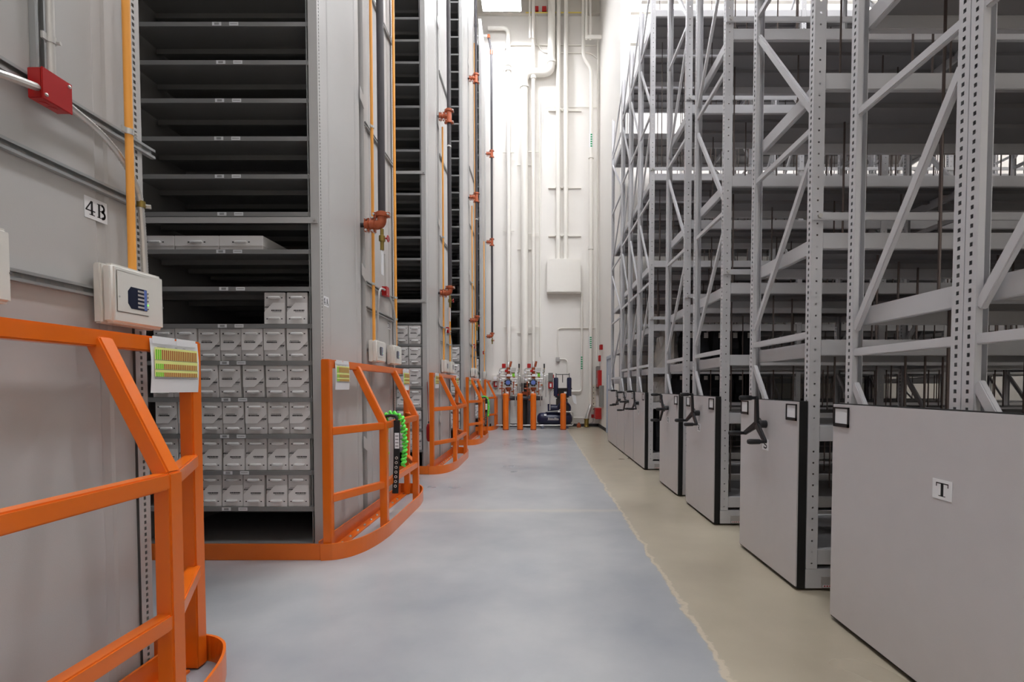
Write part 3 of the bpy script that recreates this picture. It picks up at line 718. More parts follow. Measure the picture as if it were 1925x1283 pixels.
# further rack ends: pipes, fittings, detectors
def grooved_fitting(x, y, z, elbow, label, back=.27, gate=True):
    """sprinkler tee or elbow: branch runs toward -x into the slot of the rack end"""
    t = thing('sprinkler_fitting', label, 'pipe fitting', (x, y, z), 'copper coloured sprinkler fittings'); r = .046
    if elbow: MB().tube(fillet([(0, 0, .13), (0, 0, 0), (-.12, 0, 0)], .1, 6), r, 14).build('elbow', 'copper_red', t, smooth=True)
    else:
        MB().cyl((0, 0, -.11), (0, 0, .11), r, 14).build('run', 'copper_red', t, smooth=True); MB().cyl((0, 0, 0), (-.12, 0, 0), r * .85, 14).build('branch', 'copper_red', t, smooth=True)
    def coup(p, ax, r):
        a = Vector(ax); p = Vector(p); c = MB().tube([p - a * .024, p - a * .019, p + a * .019, p + a * .024], [r + .003, r + .015, r + .015, r + .003], 16)
        s = Vector((0, 0, 1)) if abs(a.x) > .5 else Vector((1, 0, 0)); n = a.cross(s)
        for k in (-1, 1): c.bar(p + s * k * (r + .005), p + s * k * (r + .034), .034, .05, tuple(a))
        o = c.build('coupling', 'copper_red', t, smooth=True)
        for k in (-1, 1):
            b = p + s * k * (r + .026); MB().cyl(b - n * .045, b + n * .045, .011, 8).build('bolt', 'zinc', o)
    coup((0, 0, .1), (0, 0, 1), r)
    if not elbow: coup((0, 0, -.1), (0, 0, 1), r)
    coup((-.085, 0, 0), (1, 0, 0), r * .85); coup((-.15, 0, 0), (1, 0, 0), r * .7)
    MB().tube([(-.1, 0, 0), (-.15, 0, 0)], r * .7, 12).build('nipple', 'copper_red', t, smooth=True)
    MB().tube([(-.15, 0, 0), (-back, 0, 0)], .022, 10).build('branch_pipe', 'black_pipe', t, smooth=True)
    if gate:
        v = MB().tube([(0, 0, -.04), (0, 0, -.1), (0, 0, -.11), (0, 0, -.16), (0, 0, -.17), (0, 0, -.25)], [.018, .018, .032, .032, .02, .02], 10).build('drain_valve', 'brass', t, smooth=True)
        MB().tube([(.02, .0, -.13), (.05, .02, -.13)], .009, 8).tube(arc((.055, .02, -.13), .03, 0, 2 * PI, 12, 'yz'), .006, 6).build('handwheel', 'red_paint', v, smooth=True)
        MB().box(-.004, .004, -.03, .03, -.5, -.26).build('tag', 'paper', t)
    return t
GR = 'light orange sampling pipes'; DW = ['nearer', 'farther']
# (rack, y orange A, y black, y orange B, detectors, fitting heights, words)
RK = [(1, 1.12, .98, 1.9, (1.06, 1.66), (3.0,), 'second'), (2, 1.1, .98, 1.72, (1.05, 1.62), (3.03, 6.12), 'third'), (3, 1.15, .98, 1.75, (1.1, 1.6), (3.05, 6.15, 9.1), 'fourth')]
for i, ya, yk, yb, dets, fz, wd in RK:
    f = FACE[i]; xk = XL + .19
    for k, z in enumerate((2.437, 2.178)): strut(f + 1.05, z, .95, '%s steel channel beside the red box on the %s rack end' % (('upper', 'lower')[k], wd))
    strut(f + 1.05, 1.748, .95, 'bottom steel channel behind the paired detectors of the %s rack' % wd); 
    for k in range(3): strut(f + 1.05, 4.05 + 1.45 * k, .95, '%s of the high steel channels on the %s rack end' % (ORD[k], wd))
    vpipe(XL + .05, f + ya, 1.84, 12.0 if i == 1 else 6.0, .0155, 'pipe_orange', 'left light orange pipe on the %s rack end' % wd, clamps=(2.437, 4.05), group=GR)
    vpipe(XL + .05, f + yb, 1.84, 2.95 if i == 2 else 10.5, .0155, 'pipe_orange', 'right light orange pipe on the %s rack end' % wd, clamps=(2.437, 2.178), group=GR)
    if i == 1: pass
    vpipe(xk, f + yk, fz[0] + .13, 12.4, .036, 'black_pipe', 'thick black sprinkler pipe on the %s rack end' % wd, 'sprinkler_pipe', 'pipe', clamps=(5.6,), group='black sprinkler pipes', couple=(10.4,) if i == 3 else ())
    for k, z in enumerate(fz): grooved_fitting(xk, f + yk, z, k == 0, 'copper-coloured %s on the %s rack end, %s from the floor' % ('elbow' if k == 0 else 'tee', wd, ORD[k]), gate=(k == 0))
    for k, d in enumerate(dets): detector(XL + .012, f + d, 1.628, '%s white detector box on the %s rack end' % (DW[k], wd), w=.3)
    red_box(XL + .012, f + 1.5, 2.39, 'small red junction box on the %s rack end' % wd)
    vpipe(XL + .04, f + 1.54, 2.496, 2.86, .008, 'zinc', 'thin conduit above the small red box of the %s rack' % wd, 'steel_conduit', 'conduit')
    flex([(XL + .05, f + 1.49, 2.45), (XL + .055, f + 1.3, 2.44), (XL + .06, f + 1.22, 2.2), (XL + .06, f + 1.2, 1.85)], .012, 'pale conduit looping left from the red box of the %s rack' % wd, 'tag_grey')
    flex([(XL + .05, f + 1.61, 2.43), (XL + .055, f + 1.72, 2.38), (XL + .06, f + 1.84, 2.2), (XL + .06, f + 1.85, 1.85)], .012, 'steel conduit running right from the red box of the %s rack' % wd)
sign('4A', XL - .0115, 3.955 + .066, 2.04, 'white 4A sign at the corner of the nearest filled rack', w=.11)
sign('3B', XL - .0115, FACE[1] + 1.78, 2.05, 'white 3B sign beside the small red box')
f = FACE[4]
vpipe(XL + .05, f + .12, 1.84, 5.9, .0155, 'pipe_orange', 'light orange pipe on the farthest rack, by the back wall', clamps=(2.437,), group=GR)
detector(XL + .012, f + .02, 1.62, 'white detector box on the farthest rack, by the back wall', w=.3); red_box(XL - .012, f + .22, 2.39, 'small red junction box on the farthest rack end')
t = vpipe(-1.565, 16.1, 3.16, 12.2, .036, 'black_pipe', 'black sprinkler pipe standing free before the back wall', 'sprinkler_pipe', 'pipe', group='black sprinkler pipes')
for k, z in enumerate((3.03, 6.13, 9.0)): grooved_fitting(-1.565, 16.1, z, k == 0, 'copper-coloured %s on the pipe before the back wall, %s from the floor' % ('elbow' if k == 0 else 'tee', ORD[k]), gate=(k == 0), back=.2)
t = thing('sprinkler_feed', 'copper-coloured swing joint on top of the black pipe by the wall', 'pipe fitting', (-1.565, 16.1, 12.2))
MB().tube([(0, 0, 0), (0, 0, .12)], .048, 12).build('coupling', 'copper_red', t, smooth=True); MB().tube([(0, 0, .12), (-.08, -.02, .5)], .034, 12).build('offset_pipe', 'black_pipe', t, smooth=True); MB().tube([(-.08, -.02, .5), (-.09, -.02, .6)], .05, 12).build('elbow', 'copper_red', t, smooth=True)
MB().tube([(-.09, -.02, .57), (-1.2, -.02, .57)], .034, 12).build('feed_pipe', 'white_paint', t, smooth=True)

# papers taped to the guards
def chart(y, z, w, h, label, x):
    t = thing('chart_sheet', label, 'paper', (x, y, z), 'printed charts taped to the orange guards')
    m_ = MB(); n = 6
    for k in range(n):
        a, b = k / n, (k + 1) / n; g = lambda q: .006 * math.sin(q * 3.2) * (1 if q > .2 else q * 5) + .0015
        for s in range(4):
            u0, u1 = w * s / 4, w * (s + 1) / 4
            m_.poly([(g(b), u0, -h * b), (g(b), u1, -h * b), (g(a), u1, -h * a), (g(a), u0, -h * a)])
            m_.poly([(g(b) - .0008, u1, -h * b), (g(b) - .0008, u0, -h * b), (g(a) - .0008, u0, -h * a), (g(a) - .0008, u1, -h * a)])
    m_.build('sheet', 'paper', t, smooth=True)
    p = MB(); X = .0105
    p.poly([(X, w * .05, -h * .70), (X, w * .95, -h * .70), (X, w * .95, -h * .16), (X, w * .05, -h * .16)], 1)
    for r, (a, b, ng) in enumerate(((.2, .385, 3), (.46, .56, 4), (.62, .7, 4))):
        for c in range(22):
            y0 = w * (.07 + .87 * c / 22); y1 = y0 + w * .87 / 22 * .72
            p.poly([(X + .0002, y0, -h * b), (X + .0002, y1, -h * b), (X + .0002, y1, -h * a), (X + .0002, y0, -h * a)], 0 if c < ng else 2)
            if c >= ng: p.poly([(X + .0004, y0, -h * b), (X + .0004, y0 + w * .01, -h * b), (X + .0004, y0 + w * .01, -h * a), (X + .0004, y0, -h * a)], 3)
        p.poly([(X + .0005, w * .05, -h * (b + .012)), (X + .0005, w * .95, -h * (b + .012)), (X + .0005, w * .95, -h * (b + .004)), (X + .0005, w * .05, -h * (b + .004))], 4)
    for k, (u0, u1, zz) in enumerate(((.1, .26, .15), (.45, .5, .14), (.62, .68, .14), (.05, .95, .73))):
        p.poly([(X + .0003, w * u0, -h * (zz + .008)), (X + .0003, w * u1, -h * (zz + .008)), (X + .0003, w * u1, -h * zz), (X + .0003, w * u0, -h * zz)], 4)
    q = p.build('print', ['chart_green', 'chart_yellow', 'chart_brown', 'chart_red', 'ink_grey'], t); q['kind'] = 'stuff'
    for u0, u1 in ((.02, .46), (.5, .92)):
        MB().box(.0085, .0092, w * u0, w * u1, -h * .09, .01).build('tape', 'paper', t)
xr = XL + .1 + TW / 2 + .002
chart(2.045, 1.575, .285, .232, 'colour-coded chart taped to the nearest orange guard', xr)
LB = ['orange guard with the large lanyard', 'plain middle orange guard', 'small far guard with a lanyard']
for i in (1, 2, 3):
    chart(FACE[i] - .06, 1.575, .285, .232, 'chart on the left end of the %s' % LB[i - 1], xr)
    chart(FACE[i] + DEP - .16, 1.575, .27, .25, 'chart on the right end of the %s' % LB[i - 1], xr)

# lanyards over the guards
def lanyard(x, y, label, sc=1.0, belt=True):
    t = thing('lanyard', label, 'lanyard', (x, y, 1.05), 'green lanyards on the guards'); 
    path = fillet([(-.055, .0, -.34), (-.055, .0, -.02), (-.05, .01, .05), (.0, .02, .06), (.07, .04, .05), (.105, .06, -.05), (.115, .07, -.25), (.1, .05, -.45)], .04, 6)
    acc = [0]
    for a, b in zip(path, path[1:]): acc.append(acc[-1] + (b - a).length)
    n = 420; Q = []; k = 0; turns = 26
    for i in range(n):
        s = acc[-1] * i / (n - 1)
        while k < len(acc) - 2 and acc[k + 1] < s: k += 1
        fr = (s - acc[k]) / max(acc[k + 1] - acc[k], 1e-6); c = path[k].lerp(path[k + 1], fr); d = (path[k + 1] - path[k]).normalized()
        u = d.cross(Vector((.3, 1, .2))).normalized(); w = d.cross(u); an = 2 * PI * turns * i / n
        rr = .017 * (1 + .3 * math.sin(an * .37)); Q.append(c + (u * math.cos(an) + w * math.sin(an)) * rr)
    m_ = MB(); m_.tube(Q, [.0125 + .005 * math.sin(i * .9) for i in range(n)], 6); m_.build('webbing', 'green_web', t, smooth=True)
    if belt:
        def strap(nm, P, w):
            b = MB(); P = fillet(P, .03, 4); k = 0
            for a, c in zip(P, P[1:]):
                wx = Vector((w, 0, 0)); th = Vector((0, .0022, 0))
                b.poly([a - wx - th, a + wx - th, c + wx - th, c - wx - th]); b.poly([c - wx + th, c + wx + th, a + wx + th, a - wx + th])
                b.poly([a + wx - th, a + wx + th, c + wx + th, c + wx - th]); b.poly([a - wx + th, a - wx - th, c - wx - th, c - wx + th])
            return b.build(nm, 'black_web', t)
        strap('belt', [(.045, -.03, -.7), (.06, -.032, -.4), (.068, -.034, -.1), (.066, -.03, .0)], .029)
        strap('belt', [(-.06, -.03, -.5), (-.055, -.03, -.2), (-.052, -.03, .0)], .026)
        m2 = MB(); m2.tube(fillet([(.066, -.03, -.01), (.06, -.02, .035), (0, -.01, .045), (-.05, -.02, .035), (-.052, -.03, -.01)], .03, 4), .014, 8); m2.build('belt_loop', 'black_web', t, smooth=True)
        for k in range(7): MB().tube(arc((.061 - .0022 * k, -.0365, -.36 - .045 * k), .011, 0, 2 * PI, 12, 'xz'), .0035, 6).build('eyelet', 'zinc', t, smooth=True)
        MB().box(.046, .088, -.0385, -.0365, -.27, -.12).build('label_patch', 'paper', t)
        for k in range(4): MB().box(.052, .082, -.0392, -.0386, -.25 + .032 * k, -.242 + .032 * k).build('label_text', 'ink_grey', t)
        MB().tube([(-.075, .03, -.06), (-.077, .03, -.22)], [.018, .018], 8).build('snap_hook', 'zinc', t, smooth=True)
lanyard(XL + .36, FACE[1] + .66, 'large green coiled lanyard with black belt on the second guard')
lanyard(XL + .36, FACE[3] + .95, 'small far green lanyard with black belt on a guard')
t = thing('emergency_pull_cord', 'red pull cord with red grip at the rack corner', 'pull cord', (XL + .03, FACE[2] - .05, .5))
MB().tube([(0, 0, 0), (0, 0, .02), (0, 0, .06), (0, 0, .22), (0, 0, .27), (0, 0, .285)], [.012, .028, .036, .036, .024, .008], 14).build('grip', 'red_paint', t, smooth=True)
MB().tube([(0, 0, .285), (0, 0, .32)], .01, 8).build('ferrule', 'black_plastic', t); MB().tube([(0, 0, .32), (-.02, .01, .95)], .005, 6).build('cord', 'red_paint', t)
MB().box(-.04, -.01, 0, .03, .94, .96).build('cord_anchor', 'zinc', t)

# ------------------------------------------------------------------ back wall
def wpipe(pts, r, label, m='white_paint', flanges=(), group='white painted pipes on the back wall', bend=None, name='wall_pipe', straps=()):
    o = Vector(pts[0]); t = thing(name, label, 'pipe', o, group); P = [Vector(p) - o for p in pts]
    MB().tube(fillet(P, bend or r * 2.6, 6) if len(P) > 2 else P, r, 14).build('tube', m, t, smooth=True)
    for p in flanges:
        c = Vector(p) - o; MB().tube([c - Vector((0, 0, .05)), c - Vector((0, 0, .045)), c + Vector((0, 0, .045)), c + Vector((0, 0, .05))], [r, r + .03, r + .03, r], 14).build('coupling', m, t, smooth=True)
    for p in straps:
        c = Vector(p) - o; MB().box(c.x - r - .12, c.x + r + .12, c.y - .02 + r, c.y + r + .02, c.z - .02, c.z + .02).build('strap', m, t)
    return t
yw = 16.32
wpipe([(-1.7, yw, 13.2), (-1.03, yw, 13.2), (-1.03, yw, 2.0)], .07, 'white pipe bending down beside the ceiling light', flanges=[(-1.03, yw, 12.0), (-1.03, yw, 11.85)], straps=[(-1.03, yw, 6.6), (-1.03, yw, 3.4), (-1.03, yw, 9.2)])
wpipe([(.40, yw, 14.3), (.40, yw, 11.75), (-.5, yw, 11.75), (-.5, yw, 1.45)], .125, 'thick white pipe with an S-shaped offset near the ceiling', flanges=[(.40, yw, 12.1), (-.5, yw, 11.3)], straps=[(-.5, yw, 8.8), (-.5, yw, 6.0), (-.5, yw, 3.2)], bend=.28)
wpipe([(-.2, yw, 14.3), (-.2, yw, 2.0)], .06, 'slim white pipe right of the thick offset pipe', flanges=[(-.2, yw, 11.75), (-.2, yw, 11.6)], straps=[(-.2, yw, 9.2), (-.2, yw, 6.5), (-.2, yw, 3.4)])
wpipe([(.02, 16.45, 11.0), (.02, 16.45, 2.4)], .02, 'thin white conduit right of the slim pipe', group='thin white conduits')
wpipe([(.63, yw + .06, 14.3), (.63, yw + .06, 5.5)], .075, 'left one of the twin white pipes above the large wall box')
wpipe([(.88, yw + .06, 14.3), (.88, yw + .06, 5.5)], .075, 'right one of the twin white pipes above the large wall box')
wpipe([(1.45, yw, 14.3), (1.45, yw, 12.25), (1.72, yw, 11.9), (1.72, yw, .75)], .06, 'white pipe with green arrow labels near the right corner', flanges=[(1.72, yw, 9.0), (1.72, yw, 6.0)], bend=.3)
wpipe([(1.43, 16.42, 4.55), (1.43, 16.42, 1.2), (1.1, 16.42, 1.2)], .035, 'narrow white pipe with a green label under the large wall box', bend=.1)
for k, z in enumerate((10.6, 8.05, 6.45)):
    t = thing('wall_strut', 'white steel rail behind the twin pipes, %s from the top' % ORD[k], 'rail', (.3, 16.43, z), 'white rails behind the twin pipes'); MB().box(0, 1.1, 0, .06, -.025, .025).build('rail', 'white_paint', t)
    for x in (.33, .58): MB().box(x - .09, x + .09, -.09, .0, -.03, .03).build('clamp', 'white_paint', t)
t = thing('wall_box', 'large blank white electrical box on the back wall', 'box', (.25, 16.18, 4.5)); MB().box(0, 1.13, 0, .31, 0, 1.12).build('body', 'white_paint', t, bevel=.01); MB().box(.015, 1.115, -.015, 0, .015, 1.105).build('cover', 'white_paint', t, bevel=.006)
for k, (x, z0, z1, r, y) in enumerate(((1.72, 9.3, 9.75, .0605, yw), (1.72, 2.65, 3.05, .0605, yw), (1.43, 1.95, 2.4, .0355, 16.42))):
    t = thing('pipe_label', 'green printed label on the %s' % ('corner pipe high on the wall', 'corner pipe at mid height', 'narrow pipe under the wall box')[k], 'label', (x, y, z0)); MB().tube([(0, 0, 0), (0, 0, z1 - z0)], r + .002, 14, cap=False).build('band', 'paper', t, smooth=True)
    g = MB()
    for q in range(6): g.box(-.03, .03, -r - .006, -r - .0025, q * (z1 - z0) / 6 + .01, (q + .72) * (z1 - z0) / 6)
    g.build('print', 'green_print', t)['kind'] = 'stuff'
def conduit(pts, label, r=.022): return wpipe(pts, r, label, 'white_paint', bend=.18, group='thin white conduits', name='wall_conduit')
conduit([(.62, 16.46, 2.35), (.62, 16.46, 3.3), (.72, 16.46, 3.35), (1.9, 16.46, 3.35)], 'thin white conduit running right at mid wall height')
conduit([(.68, 16.46, 2.3), (.95, 16.46, 2.3), (.95, 16.46, .5)], 'thin white conduit bending down behind the compressor')
conduit([(1.95, 16.46, 12.9), (1.95, 16.46, 1.7)], 'thin white conduit up the right corner of the back wall')
conduit([(-1.2, 16.46, 11.9), (-1.2, 16.46, 12.6), (-1.0, 16.46, 12.75), (1.9, 16.46, 12.75)], 'long thin conduit under the ceiling across the back wall')
conduit([(-.1, 16.46, 13.7), (-.1, 16.46, 12.9), (.1, 16.46, 12.5), (1.7, 16.46, 12.5), (1.95, 16.46, 12.3)], 'thin conduit dropping from the small red boxes at the ceiling')
conduit([(.1, 16.47, 9.9), (.1, 16.47, 10.6), (.25, 16.47, 10.72), (1.98, 16.47, 10.72)], 'faint conduit framing the upper wall', .012)
t = thing('conduit_box', 'small white conduit box above the compressor', 'box', (.56, 16.4, 2.22)); MB().box(0, .13, 0, .1, 0, .14).build('body', 'tag_grey', t, bevel=.005); MB().box(.005, .125, -.006, 0, .005, .135).build('cover', 'tag_grey', t)
# ceiling run
t = thing('roof_girder', 'pale roof girder with yellow edge above the back wall', 'girder', (-8.9, 16.385, 13.72)); MB().box(0, 10.9, 0, .112, 0, .04).build('bottom_flange', 'ceiling', t); MB().box(0, 10.9, .08, .112, .04, .66).build('web', 'ceiling', t); MB().box(8.45, 10.4, -.006, -.0005, .005, .045).build('edge_band', 'yellow_tape', t)
t = thing('ceiling_strut', 'white slotted hanger beside the slim pipe at the ceiling', 'hanger', (-.34, 16.05, 12.7)); MB().box(0, .05, 0, .05, 0, 1.6).build('left_leg', 'white_paint', t); MB().box(.1, .15, 0, .05, 0, 1.6).build('right_leg', 'white_paint', t)
t = thing('ceiling_strut', 'white slotted hanger with sign plate by the right corner', 'hanger', (1.48, 15.9, 12.55)); MB().box(0, .06, 0, .05, 0, 1.7).build('left_leg', 'white_paint', t); MB().box(.13, .19, 0, .05, 0, 1.7).build('right_leg', 'white_paint', t); MB().box(0, .52, -.02, -.002, 0, .12).build('cross_plate', 'white_paint', t)
for k, x in enumerate((-.1, .16)): red_box_ = thing('ceiling_junction_box', '%s small red box under the ceiling' % ('left', 'right')[k], 'junction box', (x, 16.36, 13.78)); MB().box(-.07, .07, 0, .1, 0, .16).build('body', 'red_paint', red_box_, bevel=.005); MB().box(-.065, .065, -.006, 0, .005, .155).build('cover', 'red_paint', red_box_)

# bollards
for k, (x, y) in enumerate(((-1.06, 15.2), (-.61, 15.2), (-.19, 15.2), (.75, 15.25))):
    t = thing('bollard', 'orange bollard, %s from the left before the back wall' % ORD[k], 'bollard', (x, y, 0), 'orange bollards before the back wall')
    MB().tube([(0, 0, 0), (0, 0, 1.1), (0, 0, 1.13), (0, 0, 1.15), (0, 0, 1.158)], [.092, .092, .087, .07, .03], 24).build('sleeve', 'orange', t, smooth=True)
    MB().tube([(0, 0, 0.0), (0, 0, .035)], .0945, 24, cap=False).build('base_band', 'copper_red', t, smooth=True)

# sprinkler riser valves
def gauge(t, x, y, z, r=.05):
    g = MB().tube([(x, y, z), (x, y - .03, z)], r, 16).build('gauge', 'dark_iron', t, smooth=True); MB().tube([(x, y - .0302, z), (x, y - .0315, z)], r * .85, 16).build('dial', 'paper', g); MB().box(x - .003, x + .003, y - .034, y - .032, z, z + r * .7).build('needle', 'red_paint', g)
def riser(x, label, k):
    t = thing('valve_riser', label, 'valve', (x, 16.05, 0), 'sprinkler riser valves'); r = .055
    MB().tube([(-.16, 0, .02), (-.16, 0, .78), (-.16, 0, .95)], .048, 14).build('drain_leg', 'black_pipe', t, smooth=True)
    MB().tube([(-.16, 0, .01), (-.16, 0, .06)], .085, 14).build('base_flange', 'dark_iron', t, smooth=True)
    MB().tube([(-.16, 0, .95), (0, 0, .95)], .07, 14).build('cross_pipe', 'copper_red', t, smooth=True)
    MB().tube([(0, 0, .9), (0, 0, 1.0), (0, 0, 1.02), (0, 0, 1.25), (0, 0, 1.27), (0, 0, 1.34)], [.08, .08, .06, .06, .095, .095], 16).build('lower_coupling', 'copper_red', t, smooth=True)
    v = MB().tube([(0, -.16, 1.5), (0, -.13, 1.5), (0, -.1, 1.5), (0, .08, 1.5)], [.1, .13, .12, .1], 18).build('valve_body', 'dark_iron', t, smooth=True)
    MB().tube([(0, -.162, 1.5), (0, -.175, 1.5)], .075, 16).build('valve_badge', 'label_blue', v, smooth=True)
    for q in range(8):
        a = q * PI / 4; MB().cyl((.112 * math.cos(a), -.165, 1.5 + .112 * math.sin(a)), (.112 * math.cos(a), -.13, 1.5 + .112 * math.sin(a)), .013, 6).build('flange_bolt', 'zinc', v)
    MB().tube([(0, 0, 1.62), (0, 0, 1.7), (0, 0, 1.71), (0, 0, 1.78), (0, 0, 1.79), (0, 0, 2.0)], [.07, .07, .09, .09, .06, .06], 14).build('upper_coupling', 'copper_red', t, smooth=True)
    MB().tube([(0, 0, 1.95), (0, 0, 2.12), (0, 0, 2.14), (0, 0, 2.2)], [.055, .055, .04, .03], 12).build('check_valve', 'zinc', t, smooth=True)
    MB().box(-.2, -.08, -.16, -.02, 1.98, 2.12).build('alarm_switch', 'red_paint', t, bevel=.01); MB().tube([(.06, -.05, 2.02), (.1, -.05, 2.2)], .035, 10).build('elbow', 'copper_red', t, smooth=True)
    MB().tube(fillet([(-.08, -.1, 1.5), (-.28, -.1, 1.5), (-.28, -.1, 1.95), (-.1, -.1, 2.0)], .04, 3), .018, 8).build('trim_pipe', 'zinc', t, smooth=True)
    MB().tube(fillet([(.1, -.1, 1.45), (.3, -.1, 1.45), (.3, -.1, 1.15), (.12, -.1, 1.1)], .04, 3), .018, 8).build('trim_pipe', 'zinc', t, smooth=True)
    MB().tube(fillet([(-.3, -.06, 1.72), (.42, -.06, 1.72), (.42, -.06, 1.02)], .04, 3), .018, 8).build('trim_pipe', 'zinc', t, smooth=True)
    MB().tube(fillet([(.1, -.08, 1.82), (.36, -.08, 1.82), (.36, -.08, 2.0)], .04, 3), .016, 8).build('trim_pipe', 'brass', t, smooth=True)
    MB().tube(fillet([(-.3, -.05, 1.3), (-.12, -.05, 1.3), (-.12, -.05, 1.08)], .04, 3), .022, 8).build('trim_pipe', 'copper_red', t, smooth=True)
    for k2, (ax, az, bx, bz, mm) in enumerate(((-.34, 1.2, -.34, 1.62, 'zinc'), (-.34, 1.62, -.06, 1.62, 'zinc'), (.06, 1.62, .34, 1.62, 'zinc'), (.34, 1.25, .34, 1.9, 'zinc'), (-.22, 1.9, .1, 1.9, 'zinc'), (.18, 1.1, .18, 1.5, 'copper_red'), (-.2, 1.05, -.2, 1.5, 'copper_red'), (.24, .72, .24, 1.1, 'zinc'))):
        MB().tube([(ax, -.14, az), (bx, -.14, bz)], .016, 8).build('trim_pipe', mm, t, smooth=True); MB().tube([(bx, -.14, bz - .03), (bx, -.14, bz + .03)], .026, 8).build('union', mm, t, smooth=True)
    MB().box(-.36, -.26, -.17, -.1, 1.68, 1.76).build('pressure_switch', 'tag_grey', t, bevel=.006); MB().box(.12, .26, -.17, -.1, 1.86, 1.98).build('solenoid', 'zinc', t, bevel=.006); MB().box(-.1, .0, -.18, -.1, 1.84, 1.92).build('air_panel', 'red_paint', t, bevel=.006)
    for gx, gz in ((-.26, 1.84), (-.24, 1.6), (.24, 1.56), (.1, 1.9), (.22, 1.3)): gauge(t, gx, -.13, gz, .048)
    for gx, gz in ((-.2, 1.4), (.2, 1.68), (.28, 1.42), (-.14, 1.22), (.14, 1.2)):
        MB().tube([(gx, -.12, gz), (gx, -.18, gz)], .03, 10).build('ball_valve', 'brass', t, smooth=True); MB().box(gx - .05, gx + .01, -.195, -.182, gz - .01, gz + .01).build('lever', 'red_paint', t)
    MB().box(.14, .22, -.185, -.178, 1.68, 1.8).build('tag', 'chart_green', t); MB().box(-.04, .08, -.185, -.178, 1.7, 1.78).build('tag', 'paper', t); MB().box(.23, .3, -.19, -.182, 1.72, 1.86).build('tag', 'paper', t); MB().box(-.06, .02, -.19, -.182, 1.1, 1.2).build('tag', 'paper', t)
    MB().tube([(.36, -.08, 1.98), (.36, -.08, 2.12)], .025, 10).build('relief_valve', 'dark_iron', t, smooth=True)
riser(-1.03, 'left sprinkler valve riser with gauges behind the orange bollards', 0)
riser(-.2, 'right sprinkler valve riser with gauges behind the orange bollards', 1)
wpipe([(-1.2, 16.05, .98), (.1, 16.05, .98)], .07, 'black cross pipe joining the two valve risers', 'black_pipe', name='cross_pipe', group='black pipes at the risers')
t = thing('riser_base', 'dark unpainted foot of the thick white pipe behind the second bollard', 'pipe', (-.5, yw, 0)); MB().tube([(0, 0, 0), (0, 0, 1.4)], .13, 16).build('stub', 'dark_iron', t, smooth=True); MB().tube([(0, 0, 1.35), (0, 0, 1.37), (0, 0, 1.47), (0, 0, 1.49)], [.13, .165, .165, .13], 16).build('top_coupling', 'dark_iron', t, smooth=True); MB().tube([(0, 0, 1.08), (0, 0, 1.1), (0, 0, 1.18), (0, 0, 1.2)], [.13, .165, .165, .13], 16).build('coupling_ring', 'copper_red', t, smooth=True)
for k, (x, z) in enumerate(((-1.55, 1.35), (.3, 1.3))):
    t = thing('alarm_bell', '%s small red box on the back wall by the risers' % ('left', 'right')[k], 'alarm', (x, 16.38, z), 'small red wall boxes'); MB().box(0, .16, 0, .12, 0, .22).build('body', 'red_paint', t, bevel=.008); MB().box(.05, .11, -.006, 0, .05, .17).build('label', 'paper', t)
t = thing('instrument_box', 'white instrument box left of the valve risers', 'box', (-1.6, 16.3, 1.55)); MB().box(0, .22, 0, .2, 0, .2).build('body', 'detector_white', t, bevel=.008); MB().tube([(.11, 0, .1), (.11, -.012, .1)], .06, 14).build('dial', 'paper', t)
t = thing('wall_cabinet', 'low pale cabinet against the back wall behind the bollards', 'cabinet', (-1.62, 16.2, 0)); MB().box(0, .62, 0, .3, 0, 1.1).build('body', 'tag_grey', t, bevel=.005); MB().box(.01, .61, -.012, 0, .03, 1.08).build('door', 'tag_grey', t, bevel=.004); MB().box(.54, .56, -.04, -.012, .5, .65).build('handle', 'zinc', t)
t = thing('disconnect_switch', 'grey disconnect switch box left of the compressor cylinders', 'switch', (.3, 16.34, 1.55)); MB().box(0, .16, 0, .12, 0, .28).build('body', 'panel_grey', t, bevel=.005); MB().box(.01, .15, -.008, 0, .01, .27).build('door', 'panel_grey', t); MB().box(.16, .19, -.01, .03, .1, .22).build('lever', 'red_paint', t); MB().cyl((.05, .06, -1.1), (.05, .06, 0), .012, 8).build('drop_conduit', 'zinc', t)
conduit([(-.1, 16.3, 1.76), (.3, 16.3, 1.76)], 'short conduit from the right riser to the grey switch box', .02)
# compressor
t = thing('air_compressor', 'dark blue air compressor with twin cylinders behind the bollard', 'compressor', (.5, 15.85, 0))
tk = MB().tube([(-.58, 0, .31), (-.57, 0, .31), (-.52, 0, .31), (-.45, 0, .31), (.45, 0, .31), (.52, 0, .31), (.57, 0, .31), (.58, 0, .31)], [.04, .1, .175, .205, .205, .175, .1, .04], 24).build('tank', 'navy', t, smooth=True)
pl = MB(); x = -.22
for q in range(9):
    w = random.uniform(.025, .04); h = random.choice((.04, .05, .07)); pl.box(x, x + w, -.2095, -.2055, .29, .29 + h); x += w + .006
pl.box(-.24, .12, -.209, -.2055, .276, .284); pl.build('lettering', 'tag_grey', tk)['kind'] = 'stuff'
MB().box(-.35, -.27, -.212, -.2, .42, .48).build('plate', 'paper', tk)
for x in (-.4, .4): MB().prism([(x - .05, -.16, 0), (x + .05, -.16, 0), (x + .05, -.1, .16), (x - .05, -.1, .16)], (0, .26, 0)).build('foot', 'navy', t)
MB().box(-.3, .5, -.16, .16, .5, .535).build('base_plate', 'navy', t)
MB().tube([(-.2, 0, .66), (-.18, 0, .66), (.12, 0, .66), (.14, 0, .66)], [.09, .12, .12, .09], 16).build('motor', 'navy', t, smooth=True)
MB().tube([(-.2, -.1, .5), (-.2, -.1, .8)], .03, 8).build('bracket', 'navy', t)
MB().tube(arc((.3, -.17, .66), .2, 0, 2 * PI, 24), .03, 8).build('belt_guard', 'navy', t, smooth=True)
